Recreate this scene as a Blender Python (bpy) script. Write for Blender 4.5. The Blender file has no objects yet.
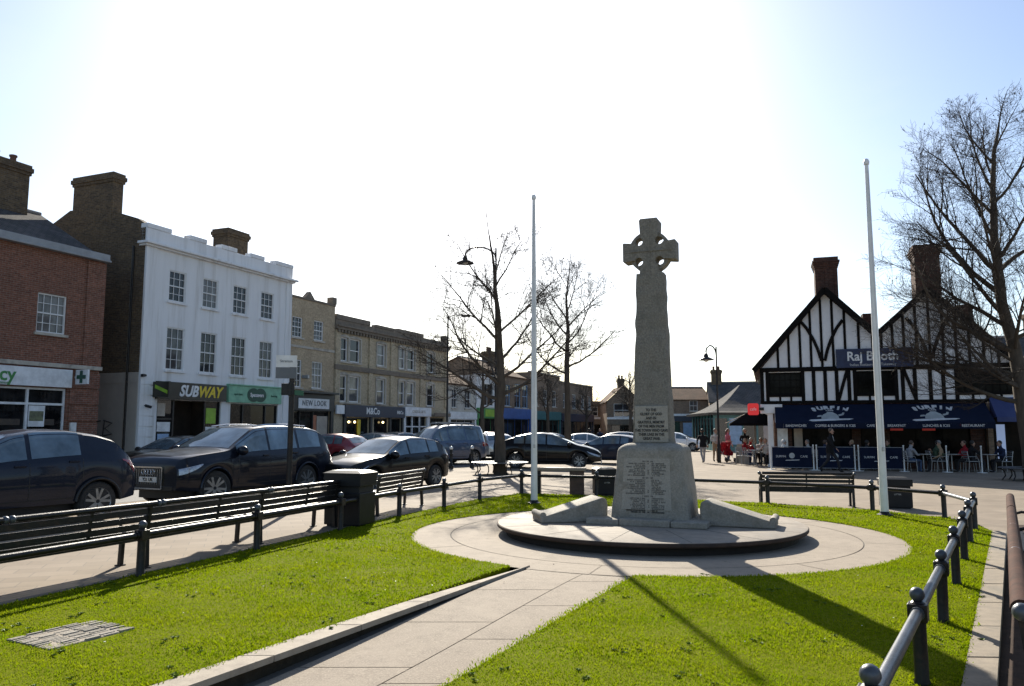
import bpy, bmesh, math, random
import numpy as np
from mathutils import Vector, Matrix, geometry
R = math.radians
PI = math.pi
S = bpy.context.scene
COL = S.collection
rnd = random.Random(7)

# ------------------------------------------------------------------ helpers
class MB:
    """collects simple shapes; build() links them as ONE mesh object"""
    def __init__(s):
        s.v = []; s.f = []; s.m = []
    def add(s, vs, fs, mi=0):
        o = len(s.v)
        s.v += [tuple(p) for p in vs]
        for f in fs:
            s.f.append(tuple(i + o for i in f)); s.m.append(mi)
        return s
    def quad(s, a, b, c, d, mi=0):
        return s.add([a, b, c, d], [(0, 1, 2, 3)], mi)
    def box(s, x0, y0, z0, x1, y1, z1, mi=0):
        if x0 > x1: x0, x1 = x1, x0
        if y0 > y1: y0, y1 = y1, y0
        if z0 > z1: z0, z1 = z1, z0
        v = [(x0,y0,z0),(x1,y0,z0),(x1,y1,z0),(x0,y1,z0),(x0,y0,z1),(x1,y0,z1),(x1,y1,z1),(x0,y1,z1)]
        return s.add(v, [(0,3,2,1),(4,5,6,7),(0,1,5,4),(1,2,6,5),(2,3,7,6),(3,0,4,7)], mi)
    def bar(s, a, b, w, h, mi=0, up=(0,0,1)):
        """rectangular bar from a to b, w across, h along up"""
        a = Vector(a); b = Vector(b); d = (b - a)
        if d.length < 1e-6: return s
        d.normalize(); u = Vector(up)
        if abs(d.dot(u)) > .98: u = Vector((0,1,0)) if abs(d.y) < .9 else Vector((1,0,0))
        x = d.cross(u).normalized(); u = x.cross(d).normalized()
        vs = []
        for p in (a, b):
            for sx, sy in ((-1,-1),(1,-1),(1,1),(-1,1)):
                vs.append(p + x*(sx*w/2) + u*(sy*h/2))
        return s.add(vs, [(0,3,2,1),(4,5,6,7),(0,1,5,4),(1,2,6,5),(2,3,7,6),(3,0,4,7)], mi)
    def tube(s, pts, rad, n=8, mi=0, cap=True):
        pts = [Vector(p) for p in pts]
        if not hasattr(rad, '__len__'): rad = [rad]*len(pts)
        o = len(s.v); t0 = (pts[1]-pts[0]).normalized()
        ref = Vector((0,0,1)) if abs(t0.z) < .9 else Vector((1,0,0))
        x = t0.cross(ref).normalized()
        for i, p in enumerate(pts):
            t = (pts[min(i+1, len(pts)-1)] - pts[max(i-1, 0)])
            t = t.normalized() if t.length > 1e-9 else t0
            x = (x - t*x.dot(t))
            x = x.normalized() if x.length > 1e-6 else t.orthogonal().normalized()
            y = t.cross(x)
            for k in range(n):
                a = 2*PI*k/n
                s.v.append(tuple(p + (x*math.cos(a) + y*math.sin(a))*rad[i]))
        for i in range(len(pts)-1):
            for k in range(n):
                k2 = (k+1) % n
                s.f.append((o+i*n+k, o+i*n+k2, o+(i+1)*n+k2, o+(i+1)*n+k)); s.m.append(mi)
        if cap:
            s.f.append(tuple(o+k for k in range(n))[::-1]); s.m.append(mi)
            e = o+(len(pts)-1)*n
            s.f.append(tuple(e+k for k in range(n))); s.m.append(mi)
        return s
    def lathe(s, prof, n=16, c=(0,0,0), mi=0, axis='z'):
        o = len(s.v)
        for r, z in prof:
            for k in range(n):
                a = 2*PI*k/n
                p = (r*math.cos(a), r*math.sin(a), z)
                if axis == 'y': p = (p[0], p[2], p[1])
                if axis == 'x': p = (p[2], p[0], p[1])
                s.v.append((p[0]+c[0], p[1]+c[1], p[2]+c[2]))
        flip = axis == 'y'
        for i in range(len(prof)-1):
            for k in range(n):
                k2 = (k+1) % n
                f = (o+i*n+k, o+i*n+k2, o+(i+1)*n+k2, o+(i+1)*n+k)
                s.f.append(f[::-1] if flip else f); s.m.append(mi)
        a = tuple(o+k for k in range(n)); e = o+(len(prof)-1)*n
        b = tuple(e+k for k in range(n))
        s.f.append(a if flip else a[::-1]); s.f.append(b[::-1] if flip else b); s.m += [mi, mi]
        return s
    def ball(s, c, r, n=10, mi=0, sz=1.0):
        m = max(4, n//2+1)
        prof = [(max(1e-4, r*math.sin(PI*i/m)), -r*sz*math.cos(PI*i/m)) for i in range(m+1)]
        return s.lathe(prof, n, c, mi)
    def prism(s, poly, z0, z1, mi=0, top=None):
        """vertical prism over a 2d outline (counter-clockwise)"""
        n = len(poly)
        tri = geometry.tessellate_polygon([[Vector((p[0], p[1], 0)) for p in poly]])
        o = len(s.v)
        z1f = z1 if callable(z1) else (lambda x, y: z1)
        z0f = z0 if callable(z0) else (lambda x, y: z0)
        for p in poly: s.v.append((p[0], p[1], z0f(*p)))
        for p in poly: s.v.append((p[0], p[1], z1f(*p)))
        for t in tri:
            a, b, c = [Vector((poly[i][0], poly[i][1])) for i in t]
            if (b-a).cross(c-a) < 0: t = t[::-1]
            s.f.append(tuple(o+n+i for i in t)); s.m.append(mi if top is None else top)
            s.f.append(tuple(o+i for i in t[::-1])); s.m.append(mi)
        for i in range(n):
            j = (i+1) % n
            s.f.append((o+i, o+j, o+n+j, o+n+i)); s.m.append(mi)
        return s
    def xprism(s, poly, y0, y1, mi=0):
        """outline in x,z pushed along y from y0 to y1"""
        n = len(poly)
        area = sum(poly[i][0]*poly[(i+1)%n][1]-poly[(i+1)%n][0]*poly[i][1] for i in range(n))
        if area < 0: poly = poly[::-1]
        tri = geometry.tessellate_polygon([[Vector((p[0], p[1], 0)) for p in poly]])
        o = len(s.v)
        for p in poly: s.v.append((p[0], y0, p[1]))
        for p in poly: s.v.append((p[0], y1, p[1]))
        for t in tri:
            a, b, c = [Vector(poly[i]) for i in t]
            if (b-a).cross(c-a) < 0: t = t[::-1]
            s.f.append(tuple(o+i for i in t)); s.m.append(mi)
            s.f.append(tuple(o+n+i for i in t[::-1])); s.m.append(mi)
        for i in range(n):
            j = (i+1) % n
            s.f.append((o+j, o+i, o+n+i, o+n+j)); s.m.append(mi)
        return s
    def xform(s, M, start=0):
        for i in range(start, len(s.v)):
            s.v[i] = tuple(M @ Vector(s.v[i]))
        return s
    def build(s, name, mats, parent=None, smooth=None, bevel=0, loc=None, rotz=None):
        me = bpy.data.meshes.new(name)
        me.from_pydata(s.v, [], s.f)
        if not isinstance(mats, (list, tuple)): mats = [mats]
        for m in mats: me.materials.append(m)
        if len(mats) > 1: me.polygons.foreach_set('material_index', s.m)
        if smooth:
            me.polygons.foreach_set('use_smooth', [True]*len(me.polygons))
            if smooth < 180: me.set_sharp_from_angle(angle=R(smooth))
        me.update()
        o = bpy.data.objects.new(name, me); COL.objects.link(o)
        if parent: o.parent = parent
        if loc: o.location = loc
        if rotz is not None: o.rotation_euler = (0, 0, rotz)
        if bevel:
            b = o.modifiers.new('Bevel', 'BEVEL'); b.width = bevel; b.segments = 2; b.limit_method = 'ANGLE'; b.angle_limit = R(35)
        return o

def tag(o, label=None, cat=None, group=None, kind=None):
    if label: o['label'] = label
    if cat: o['category'] = cat
    if group: o['group'] = group
    if kind: o['kind'] = kind
    return o

def thing(name, label, cat, loc=(0,0,0), rotz=0, group=None):
    o = bpy.data.objects.new(name, None); COL.objects.link(o)
    o.empty_display_size = .3
    o.location = loc; o.rotation_euler = (0, 0, rotz)
    return tag(o, label, cat, group)

def copy_tree(o, parent=None):
    c = o.copy(); COL.objects.link(c)
    if parent: c.parent = parent
    for ch in [k for k in o.children]: copy_tree(ch, c)
    return c

_FC = {}
def lettering(name, body, size, loc, parent, mat, rot=(PI/2, 0, 0), ext=.008, align='CENTER', shear=0, fat=0, sx=1, space=1):
    cu = bpy.data.curves.new(name, 'FONT'); cu.body = body; cu.size = size; cu.align_x = align; cu.align_y = 'CENTER'
    cu.extrude = ext; cu.shear = shear; cu.offset = fat; cu.resolution_u = 3; cu.space_character = space; cu.space_line = .9
    tmp = bpy.data.objects.new(name, cu); COL.objects.link(tmp)
    dg = bpy.context.evaluated_depsgraph_get()
    me = bpy.data.meshes.new_from_object(tmp.evaluated_get(dg))
    bpy.data.objects.remove(tmp); bpy.data.curves.remove(cu)
    me.materials.clear(); me.materials.append(mat)
    o = bpy.data.objects.new(name, me); COL.objects.link(o)
    o.parent = parent; o.location = loc; o.rotation_euler = rot; o.scale = (sx, 1, 1)
    return o

# ------------------------------------------------------------------ materials
def base_mat(name):
    m = bpy.data.materials.new(name); m.use_nodes = True
    nt = m.node_tree; b = nt.nodes['Principled BSDF']
    return m, nt, b

def N(nt, t, **kw):
    n = nt.nodes.new(t)
    for k, v in kw.items():
        if k in n.inputs: n.inputs[k].default_value = v
        else: setattr(n, k, v)
    return n

def mix_col(nt, fac, a, b, mode='MIX'):
    n = nt.nodes.new('ShaderNodeMix'); n.data_type = 'RGBA'; n.blend_type = mode
    for sock, v in ((n.inputs[0], fac), (n.inputs[6], a), (n.inputs[7], b)):
        if hasattr(v, 'links') or hasattr(v, 'is_linked'): nt.links.new(v, sock)
        else: sock.default_value = v if not isinstance(v, tuple) else (*v[:3], 1)
    return n.outputs[2]

def coords(nt, world=False):
    if world: return nt.nodes.new('ShaderNodeNewGeometry').outputs['Position']
    return nt.nodes.new('ShaderNodeTexCoord').outputs['Object']

def noise(nt, vec, scale, detail=6, rough=.6, stretch=None):
    if stretch:
        mp = nt.nodes.new('ShaderNodeMapping'); mp.inputs['Scale'].default_value = stretch
        nt.links.new(vec, mp.inputs['Vector']); vec = mp.outputs[0]
    n = N(nt, 'ShaderNodeTexNoise', Scale=scale, Detail=detail, Roughness=rough)
    nt.links.new(vec, n.inputs['Vector'])
    return n.outputs['Fac']

def ramp(nt, fac, p0, p1, c0=(0,0,0), c1=(1,1,1)):
    r = nt.nodes.new('ShaderNodeValToRGB')
    r.color_ramp.elements[0].position = p0; r.color_ramp.elements[1].position = p1
    r.color_ramp.elements[0].color = (*c0, 1); r.color_ramp.elements[1].color = (*c1, 1)
    nt.links.new(fac, r.inputs[0]); return r.outputs[0]

def bump(nt, b, h, strength, dist=.01):
    n = N(nt, 'ShaderNodeBump', Strength=strength, Distance=dist)
    nt.links.new(h, n.inputs['Height']); nt.links.new(n.outputs[0], b.inputs['Normal'])

def mat(name, col, rough=.6, metal=0, col2=None, scale=3, var=.5, bumps=0, bscale=40, spec=.5, coat=0, world=False, stretch=None, dirt=None, dscale=.6, dstretch=None):
    """plain surface with two scales of mottling"""
    m, nt, b = base_mat(name)
    b.inputs['Roughness'].default_value = rough; b.inputs['Metallic'].default_value = metal
    b.inputs['Specular IOR Level'].default_value = spec
    b.inputs['Coat Weight'].default_value = coat; b.inputs['Coat Roughness'].default_value = .04
    vec = coords(nt, world)
    c2 = col2 or tuple(c*.75 for c in col)
    f = noise(nt, vec, scale, 8, .65, stretch)
    f = ramp(nt, f, .5-.25*var, .5+.25*var)
    c = mix_col(nt, f, col, c2)
    if dirt:
        g = ramp(nt, noise(nt, vec, dscale, 5, .7, dstretch), .5, .72)
        c = mix_col(nt, g, c, dirt)
    nt.links.new(c, b.inputs['Base Color'])
    if bumps: bump(nt, b, noise(nt, vec, bscale, 8, .7), bumps)
    return m

def brick_mat(name, c1, c2, mortar, rough=.85, bw=.225, bh=.075, stain=(.05,.045,.04), ms=.008, stainamt=.5):
    m, nt, b = base_mat(name)
    b.inputs['Roughness'].default_value = rough; b.inputs['Specular IOR Level'].default_value = .12
    vec = coords(nt)
    sp = nt.nodes.new('ShaderNodeSeparateXYZ'); nt.links.new(vec, sp.inputs[0])
    ad = N(nt, 'ShaderNodeMath', operation='ADD'); nt.links.new(sp.outputs[0], ad.inputs[0]); nt.links.new(sp.outputs[1], ad.inputs[1])
    cb = nt.nodes.new('ShaderNodeCombineXYZ'); nt.links.new(ad.outputs[0], cb.inputs[0]); nt.links.new(sp.outputs[2], cb.inputs[1])
    t = nt.nodes.new('ShaderNodeTexBrick'); nt.links.new(cb.outputs[0], t.inputs['Vector'])
    t.inputs['Scale'].default_value = 1; t.inputs['Brick Width'].default_value = bw; t.inputs['Row Height'].default_value = bh
    t.inputs['Mortar Size'].default_value = ms; t.inputs['Bias'].default_value = 0
    t.inputs['Color1'].default_value = (*c1, 1); t.inputs['Color2'].default_value = (*c2, 1); t.inputs['Mortar'].default_value = (*mortar, 1)
    g = ramp(nt, noise(nt, vec, .8, 7, .7), .42, .75)
    mlt = N(nt, 'ShaderNodeMath', operation='MULTIPLY'); nt.links.new(g, mlt.inputs[0]); mlt.inputs[1].default_value = stainamt
    c = mix_col(nt, mlt.outputs[0], t.outputs['Color'], stain)
    g2 = ramp(nt, noise(nt, vec, 9, 3, .6), .35, .65, (.78,.78,.78), (1.15,1.15,1.15))
    c = mix_col(nt, 1.0, c, g2, 'MULTIPLY')
    nt.links.new(c, b.inputs['Base Color'])
    inv = N(nt, 'ShaderNodeMath', operation='SUBTRACT'); inv.inputs[0].default_value = 1; nt.links.new(t.outputs['Fac'], inv.inputs[1])
    bump(nt, b, inv.outputs[0], .4, .008)
    return m

def glass_mat(name, tint=(.015,.017,.02), rough=.03, wob=.02, spec=.5, metal=0):
    m, nt, b = base_mat(name)
    b.inputs['Roughness'].default_value = rough; b.inputs['Specular IOR Level'].default_value = spec; b.inputs['Metallic'].default_value = metal
    vec = coords(nt)
    f = ramp(nt, noise(nt, vec, 1.3, 4), .4, .7)
    nt.links.new(mix_col(nt, f, tint, tuple(t*2.2+.01 for t in tint)), b.inputs['Base Color'])
    bump(nt, b, noise(nt, vec, 1.5, 2), wob, .05)
    return m

def slate_mat(name, c1, c2):
    m, nt, b = base_mat(name)
    b.inputs['Roughness'].default_value = .95; b.inputs['Specular IOR Level'].default_value = .08
    vec = coords(nt)
    sp = nt.nodes.new('ShaderNodeSeparateXYZ'); nt.links.new(vec, sp.inputs[0])
    ad = N(nt, 'ShaderNodeMath', operation='ADD'); nt.links.new(sp.outputs[1], ad.inputs[0]); nt.links.new(sp.outputs[2], ad.inputs[1])
    cb = nt.nodes.new('ShaderNodeCombineXYZ'); nt.links.new(sp.outputs[0], cb.inputs[0]); nt.links.new(ad.outputs[0], cb.inputs[1])
    t = nt.nodes.new('ShaderNodeTexBrick'); nt.links.new(cb.outputs[0], t.inputs['Vector'])
    t.inputs['Scale'].default_value = 1; t.inputs['Brick Width'].default_value = .3; t.inputs['Row Height'].default_value = .28; t.inputs['Mortar Size'].default_value = .012
    t.inputs['Color1'].default_value = (*c1, 1); t.inputs['Color2'].default_value = (*c2, 1); t.inputs['Mortar'].default_value = (*[c*.4 for c in c1], 1)
    g = ramp(nt, noise(nt, vec, .9, 6, .7), .4, .7, (.75,.75,.72), (1.2,1.15,1.1))
    nt.links.new(mix_col(nt, 1.0, t.outputs['Color'], g, 'MULTIPLY'), b.inputs['Base Color'])
    inv = N(nt, 'ShaderNodeMath', operation='SUBTRACT'); inv.inputs[0].default_value = 1; nt.links.new(t.outputs['Fac'], inv.inputs[1])
    bump(nt, b, inv.outputs[0], .5, .01)
    return m

def emit_mat(name, col, strength):
    m, nt, b = base_mat(name)
    b.inputs['Base Color'].default_value = (*col, 1); b.inputs['Emission Color'].default_value = (*col, 1); b.inputs['Emission Strength'].default_value = strength
    return m

def paint_mat(name, col, rough=.25, flake=.5, dark=False):
    """car paint under clear coat with a little road film low down"""
    m, nt, b = base_mat(name)
    b.inputs['Roughness'].default_value = rough; b.inputs['Metallic'].default_value = flake
    b.inputs['Coat Weight'].default_value = .5 if dark else 1; b.inputs['Coat Roughness'].default_value = .035
    if dark: b.inputs['Specular IOR Level'].default_value = .12
    vec = coords(nt)
    f = ramp(nt, noise(nt, vec, 2.2, 8, .7), .45, .8)
    c = mix_col(nt, f, col, tuple(min(1, x*1.25+.006) for x in col))
    nt.links.new(c, b.inputs['Base Color'])
    return m

M = {}
M['iron'] = mat('black_painted_iron', (.007,.0075,.009), .36, 0, (.016,.016,.016), 8, .6, .25, 60, .28, dirt=(.045,.028,.02), dscale=11)
M['iron_grey'] = mat('grey_blue_worn_iron', (.09,.10,.12), .33, .2, (.05,.055,.06), 9, .7, .2, 70)
M['iron_brown'] = mat('worn_brown_rail', (.085,.042,.03), .85, 0, (.035,.022,.018), 7, .8, .3, 50, .08)
M['whitepaint'] = mat('white_pole_paint', (.78,.78,.77), .35, 0, (.66,.66,.64), 3, .6, .05, 40)
M['granite'] = mat('rough_granite', (.355,.325,.275), .85, 0, (.20,.18,.15), 36, .95, 1.0, 48, .25, dirt=(.19,.17,.135), dscale=4)
M['granite_dark'] = mat('weathered_granite', (.285,.262,.222), .85, 0, (.125,.113,.095), 36, .95, 1.0, 42, .25, dirt=(.15,.138,.115), dscale=4.5)
M['panelstone'] = mat('smooth_inscribed_panel', (.36,.33,.28), .7, 0, (.26,.235,.20), 40, .7, .25, 70, .3)
M['letters'] = mat('lead_lettering', (.03,.03,.03), .6)
M['stonetop'] = mat('pale_slab', (.315,.265,.21), .8, 0, (.21,.175,.14), 5, .7, .35, 60, .3, dirt=(.22,.20,.175), dscale=1.3)
M['nosing'] = mat('brown_step_edge', (.075,.05,.038), .8, 0, (.04,.03,.025), 6, .9, .5, 50, .2)  # brown edge stone, deepened with the shade of the step front
M['risershade'] = mat('shaded_step_stone', (.030,.026,.023), .8, 0, (.018,.016,.015), 6, .8, .5, 50, .3)  # riser stone blackened: the shade on the step front is in its colour
def path_mat():
    m, nt, b = base_mat('worn_concrete_path')
    b.inputs['Roughness'].default_value = .88; b.inputs['Specular IOR Level'].default_value = .2
    v = coords(nt, True)
    c = mix_col(nt, ramp(nt, noise(nt, v, 1.1, 8, .7), .3, .7), (.30,.25,.195), (.225,.185,.145))
    c = mix_col(nt, ramp(nt, noise(nt, v, 5, 6, .7), .45, .75), c, (.185,.152,.118))
    c = mix_col(nt, ramp(nt, noise(nt, v, 70, 2, .5), .45, .7), c, (.33,.28,.22))
    vo = N(nt, 'ShaderNodeTexVoronoi', Scale=2.3); nt.links.new(v, vo.inputs['Vector'])
    g = ramp(nt, vo.outputs['Distance'], .045, .06, (1,1,1), (0,0,0))
    ml = N(nt, 'ShaderNodeMath', operation='MULTIPLY'); nt.links.new(g, ml.inputs[0]); ml.inputs[1].default_value = .55
    c = mix_col(nt, ml.outputs[0], c, (.09,.078,.065))
    nt.links.new(c, b.inputs['Base Color']); bump(nt, b, noise(nt, v, 60, 8, .75), .5)
    return m
M['paving'] = path_mat()
M['kerbstone'] = mat('kerb_concrete', (.31,.26,.20), .85, 0, (.20,.17,.135), 6, .9, .5, 60, .25, dirt=(.2,.18,.15), dscale=1.5)
M['soil_shade'] = mat('soil_and_kerb_shade', (.035,.028,.02), .95, 0, (.06,.048,.035), 12, .8, .8, 30, .1)  # earth of the lawn edge, also used as painted shade under the path kerb
M['joint'] = mat('dirty_joint', (.10,.09,.075), .95)
M['black'] = mat('matt_black', (.012,.012,.012), .7)
M['binblack'] = mat('black_bin_plastic', (.007,.0075,.009), .45, 0, (.013,.013,.014), 6, .6, .1, 60, .25)
M['galv'] = mat('galvanised', (.42,.43,.44), .4, .6, (.33,.34,.35), 8)
M['whiteplate'] = mat('white_plate', (.75,.75,.73), .4)
M['signgrey'] = mat('sign_back_grey', (.13,.14,.15), .5)
M['woodrail'] = mat('pale_timber', (.30,.24,.18), .7, 0, (.2,.155,.115), 5, .8, .3, 30, stretch=(1,8,8))

def ground_mat():
    m, nt, b = base_mat('block_paved_square')
    b.inputs['Roughness'].default_value = .85; b.inputs['Specular IOR Level'].default_value = .125
    vec = coords(nt, True)
    mp = nt.nodes.new('ShaderNodeMapping'); mp.inputs['Rotation'].default_value = (0,0,R(-19)); nt.links.new(vec, mp.inputs[0])
    t = nt.nodes.new('ShaderNodeTexBrick'); nt.links.new(mp.outputs[0], t.inputs['Vector'])
    t.inputs['Scale'].default_value = 1; t.inputs['Brick Width'].default_value = .45; t.inputs['Row Height'].default_value = .30; t.inputs['Mortar Size'].default_value = .006
    t.inputs['Color1'].default_value = (.285,.235,.185,1); t.inputs['Color2'].default_value = (.235,.193,.15,1); t.inputs['Mortar'].default_value = (.19,.165,.14,1)
    g = ramp(nt, noise(nt, vec, .35, 7, .7), .3, .75, (.72,.71,.70), (1.1,1.09,1.06))
    c = mix_col(nt, 1.0, t.outputs['Color'], g, 'MULTIPLY')
    spots = ramp(nt, noise(nt, vec, 2.3, 3, .6), .66, .72)
    ms = N(nt, 'ShaderNodeMath', operation='MULTIPLY'); nt.links.new(spots, ms.inputs[0]); ms.inputs[1].default_value = .25
    c = mix_col(nt, ms.outputs[0], c, (.12,.105,.09))
    nt.links.new(c, b.inputs['Base Color'])
    bump(nt, b, noise(nt, vec, 40, 6, .7), .35)
    return m
M['ground'] = ground_mat()

def road_mat():
    m, nt, b = base_mat('tarmac')
    b.inputs['Roughness'].default_value = .8
    vec = coords(nt, True)
    f = noise(nt, vec, 1.2, 8, .75)
    c = mix_col(nt, ramp(nt, f, .3, .7), (.055,.054,.055), (.085,.082,.08))
    c = mix_col(nt, ramp(nt, noise(nt, vec, 120, 2), .45, .6), c, (.11,.108,.105))
    nt.links.new(c, b.inputs['Base Color']); bump(nt, b, noise(nt, vec, 90, 5), .5)
    return m
M['road'] = road_mat()

def lawn_mat(name, blades):
    m, nt, b = base_mat(name)
    b.inputs['Roughness'].default_value = .9; b.inputs['Specular IOR Level'].default_value = .02
    vec = coords(nt, True)
    f = noise(nt, vec, .9, 6, .7); f2 = noise(nt, vec, 7, 5, .7); f3 = noise(nt, vec, 60, 2)
    if blades:
        c = mix_col(nt, ramp(nt, f, .35, .68), (.130,.192,.006), (.185,.213,.012))
        c = mix_col(nt, ramp(nt, f2, .42, .72), c, (.062,.108,.005))
        c = mix_col(nt, ramp(nt, f3, .56, .74), c, (.19,.20,.010))
    else:
        c = mix_col(nt, ramp(nt, f2, .3, .7), (.09,.115,.003), (.155,.165,.005))
        c = mix_col(nt, ramp(nt, f3, .56, .78), c, (.055,.075,.012))
    nt.links.new(c, b.inputs['Base Color'])
    if blades:
        tr = nt.nodes.new('ShaderNodeBsdfTranslucent'); nt.links.new(mix_col(nt, 1.0, c, (1.5,1.5,.4), 'MULTIPLY'), tr.inputs[0])
        mx = N(nt, 'ShaderNodeMixShader'); mx.inputs[0].default_value = .5
        nt.links.new(b.outputs[0], mx.inputs[1]); nt.links.new(tr.outputs[0], mx.inputs[2])
        nt.links.new(mx.outputs[0], nt.nodes['Material Output'].inputs[0])
    else: bump(nt, b, f3, .6)
    return m
M['lawn'] = lawn_mat('lawn_turf', False); M['blade'] = lawn_mat('grass_blades', True)

# ------------------------------------------------------------------ camera, sun, sky
cam = bpy.data.cameras.new('camera'); co = bpy.data.objects.new('camera', cam); COL.objects.link(co)
co.location = (0, 0, 1.7); co.rotation_euler = (R(90+6.21), 0, 0)
cam.sensor_width = 36; cam.lens = 781/1024*36; cam.clip_end = 3000; cam.clip_start = .05
S.camera = co
S.view_settings.view_transform = 'Standard'; S.view_settings.look = 'None'; S.view_settings.exposure = 1.08; S.view_settings.gamma = 1
SUN_EL, SUN_AZ = 29.6, -5.3        # azimuth from +Y towards +X
sl = bpy.data.lights.new('sun', 'SUN'); sl.energy = 5.0; sl.angle = R(.5); sl.color = (1, .93, .80)
so = bpy.data.objects.new('sun', sl); COL.objects.link(so)
so.rotation_euler = (R(90-SUN_EL), 0, R(180-SUN_AZ)); so.location = (-4, 40, 30)
w = bpy.data.worlds.new('World'); S.world = w; w.use_nodes = True
nt = w.node_tree; sk = nt.nodes.new('ShaderNodeTexSky'); sk.sky_type = 'NISHITA'; sk.sun_disc = False
sk.sun_elevation = R(SUN_EL); sk.sun_rotation = R(SUN_AZ); sk.air_density = 1.0; sk.dust_density = 1.0; sk.ozone_density = 2.5; sk.altitude = 0
tc_ = nt.nodes.new('ShaderNodeTexCoord')            # faint high cloud over the sky
cl_ = ramp(nt, noise(nt, tc_.outputs['Generated'], 2.2, 9, .62, (1, 1, 3.2)), .46, .78)
cm_ = N(nt, 'ShaderNodeMath', operation='MULTIPLY'); nt.links.new(cl_, cm_.inputs[0]); cm_.inputs[1].default_value = .34
nt.links.new(mix_col(nt, cm_.outputs[0], sk.outputs[0], (5.6, 5.9, 6.1)), nt.nodes['Background'].inputs[0]); nt.nodes['Background'].inputs[1].default_value = .08

# ------------------------------------------------------------------ ground
def zg(x, y=0):
    t = min(1, max(0, (x-1)/4)); return -.12*t*t*(3-2*t)

LF = [(-8.15,-2.2),(-4.96,7.2),(-4.26,9.17),(-3.56,11.13),(-2.84,13.19),(-2.16,15.21),(-1.45,16.95),(-.76,18.74),(.25,20.47),(2.1,19.75),(3.95,18.85),(5.74,17.8),(7.40,16.3),(8.14,14.96)]   # left and rear fence posts
RFx = [(1.62,3.67),(2.72,5.39),(3.76,7.03),(4.82,8.7),(5.83,10.3),(6.8,11.84),(7.72,13.28)]
CX, CY = 2.22, 12.98; RC = 3.84
def pl(y): return -2.13+.518*(y-5.33)     # path, left edge
def pr(y): return -.35+.479*(y-5.55)      # path, right edge
def kin(y): return 3.16+.6375*(y-5.68)      # right kerb, inner edge
# lawn outline, counter-clockwise seen from above: path right edge up, round the circle, path left edge down
def circ_hit(fx):
    y = CY
    while (fx(y)-CX)**2+(y-CY)**2 < RC*RC: y -= .01
    return y
yr, yl = circ_hit(pr), circ_hit(lambda y: pl(y)-.25)
ar = math.atan2(yr-CY, pr(yr)-CX); al = math.atan2(yl-CY, pl(yl)-.25-CX)+2*PI
arc = [(CX+RC*math.cos(ar+(al-ar)*i/90), CY+RC*math.sin(ar+(al-ar)*i/90)) for i in range(91)]
def off(p, q, d):
    dx, dy = q[0]-p[0], q[1]-p[1]; l = math.hypot(dx, dy); return (-dy/l*d, dx/l*d)
LFo = []
for i, p in enumerate(LF):
    a = LF[max(0, i-1)]; b_ = LF[min(len(LF)-1, i+1)]; o = off(a, b_, .07); LFo.append((p[0]+o[0], p[1]+o[1]))
outer = [(kin(-2.2), -2.2), (kin(5), 5), (kin(9), 9), (kin(13.1), 13.1), (8.25, 14.2)] + LFo[::-1]
inner = [(pl(-2.2)-.25, -2.2)] + [(pl(y)-.25, y) for y in (0, 2, 4, 5, 6, 7, 8) if y < yl] + arc[::-1] + [(pr(y), y) for y in (8, 7, 6, 5, 4, 2, 0) if y < yr] + [(pr(-2.2), -2.2)]
lawn_poly = outer + inner            # outer goes up the right, over the back and down the left
def inside_np(poly, X, Y):
    r = np.zeros(X.shape, bool); n = len(poly)
    for i in range(n):
        x0, y0 = poly[i]; x1, y1 = poly[(i+1) % n]
        if y0 == y1: continue
        c = ((y0 > Y) != (y1 > Y)) & (X < (x1-x0)*(Y-y0)/(y1-y0)+x0)
        r ^= c
    return r
hull = outer                           # everything inside the fences
xs = np.concatenate([[-900,-400,-200,-120,-80,-60,-40], np.arange(-30, -9, 3.0), np.arange(-9, 13, .25), np.arange(13, 40, 3.0), [50,70,100,160,300,900]])
ys = np.concatenate([[-300,-60,-20,-8], np.arange(-4, 22, .25), np.arange(22, 60, 3.0), [70,90,120,170,260,500,1200]])
GX, GY = np.meshgrid(xs, ys)
hin = inside_np(hull, GX, GY)
for dx, dy in ((.3,0),(-.3,0),(0,.3),(0,-.3)): hin &= inside_np(hull, GX+dx, GY+dy)
g = MB()
nx = len(xs)
for j in range(len(ys)):
    for i in range(nx):
        g.v.append((xs[i], ys[j], zg(xs[i], ys[j]) - (.35 if hin[j, i] else 0)))
for j in range(len(ys)-1):
    for i in range(nx-1):
        g.f.append((j*nx+i, j*nx+i+1, (j+1)*nx+i+1, (j+1)*nx+i)); g.m.append(0)
tag(g.build('ground', M['ground']), kind='structure')
# tarmac road along the shops
ur = Vector((math.sin(R(22.66)), math.cos(R(22.66)), 0)); nr = Vector((math.cos(R(22.66)), -math.sin(R(22.66)), 0))
A0 = Vector((-15.27, 32, 0))
rd = MB()
def strip(mb, s0, s1, n0, n1, z, zt=None, mi=0):
    ps = [A0+ur*s0+nr*n0, A0+ur*s0+nr*n1, A0+ur*s1+nr*n1, A0+ur*s1+nr*n0]
    if zt is None: mb.quad(*[(p.x, p.y, z) for p in ps], mi)
    else: mb.prism([(p.x, p.y) for p in ps], z, zt, mi)
strip(rd, -40, 90, 3.4, 11.2, .004)
tag(rd.build('road', M['road']), kind='structure')
pv = MB(); strip(pv, -40, 90, -.5, 3.25, -.05, .11)
tag(pv.build('pavement', M['paving'], bevel=.01), kind='structure')
kb = MB()
for k in range(-40, 90): strip(kb, k+.01, k+.99, 3.25, 3.4, -.05, .12)
tag(kb.build('kerb', M['kerbstone']), kind='structure')
ln = MB()
M['line'] = mat('road_marking', (.72,.72,.68), .6, 0, (.5,.5,.47), 9, .8)
for k in range(-10, 60, 4): strip(ln, k, k+2, 7.2, 7.32, .008)
tag(ln.build('road_markings', M['line']), kind='structure')

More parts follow.
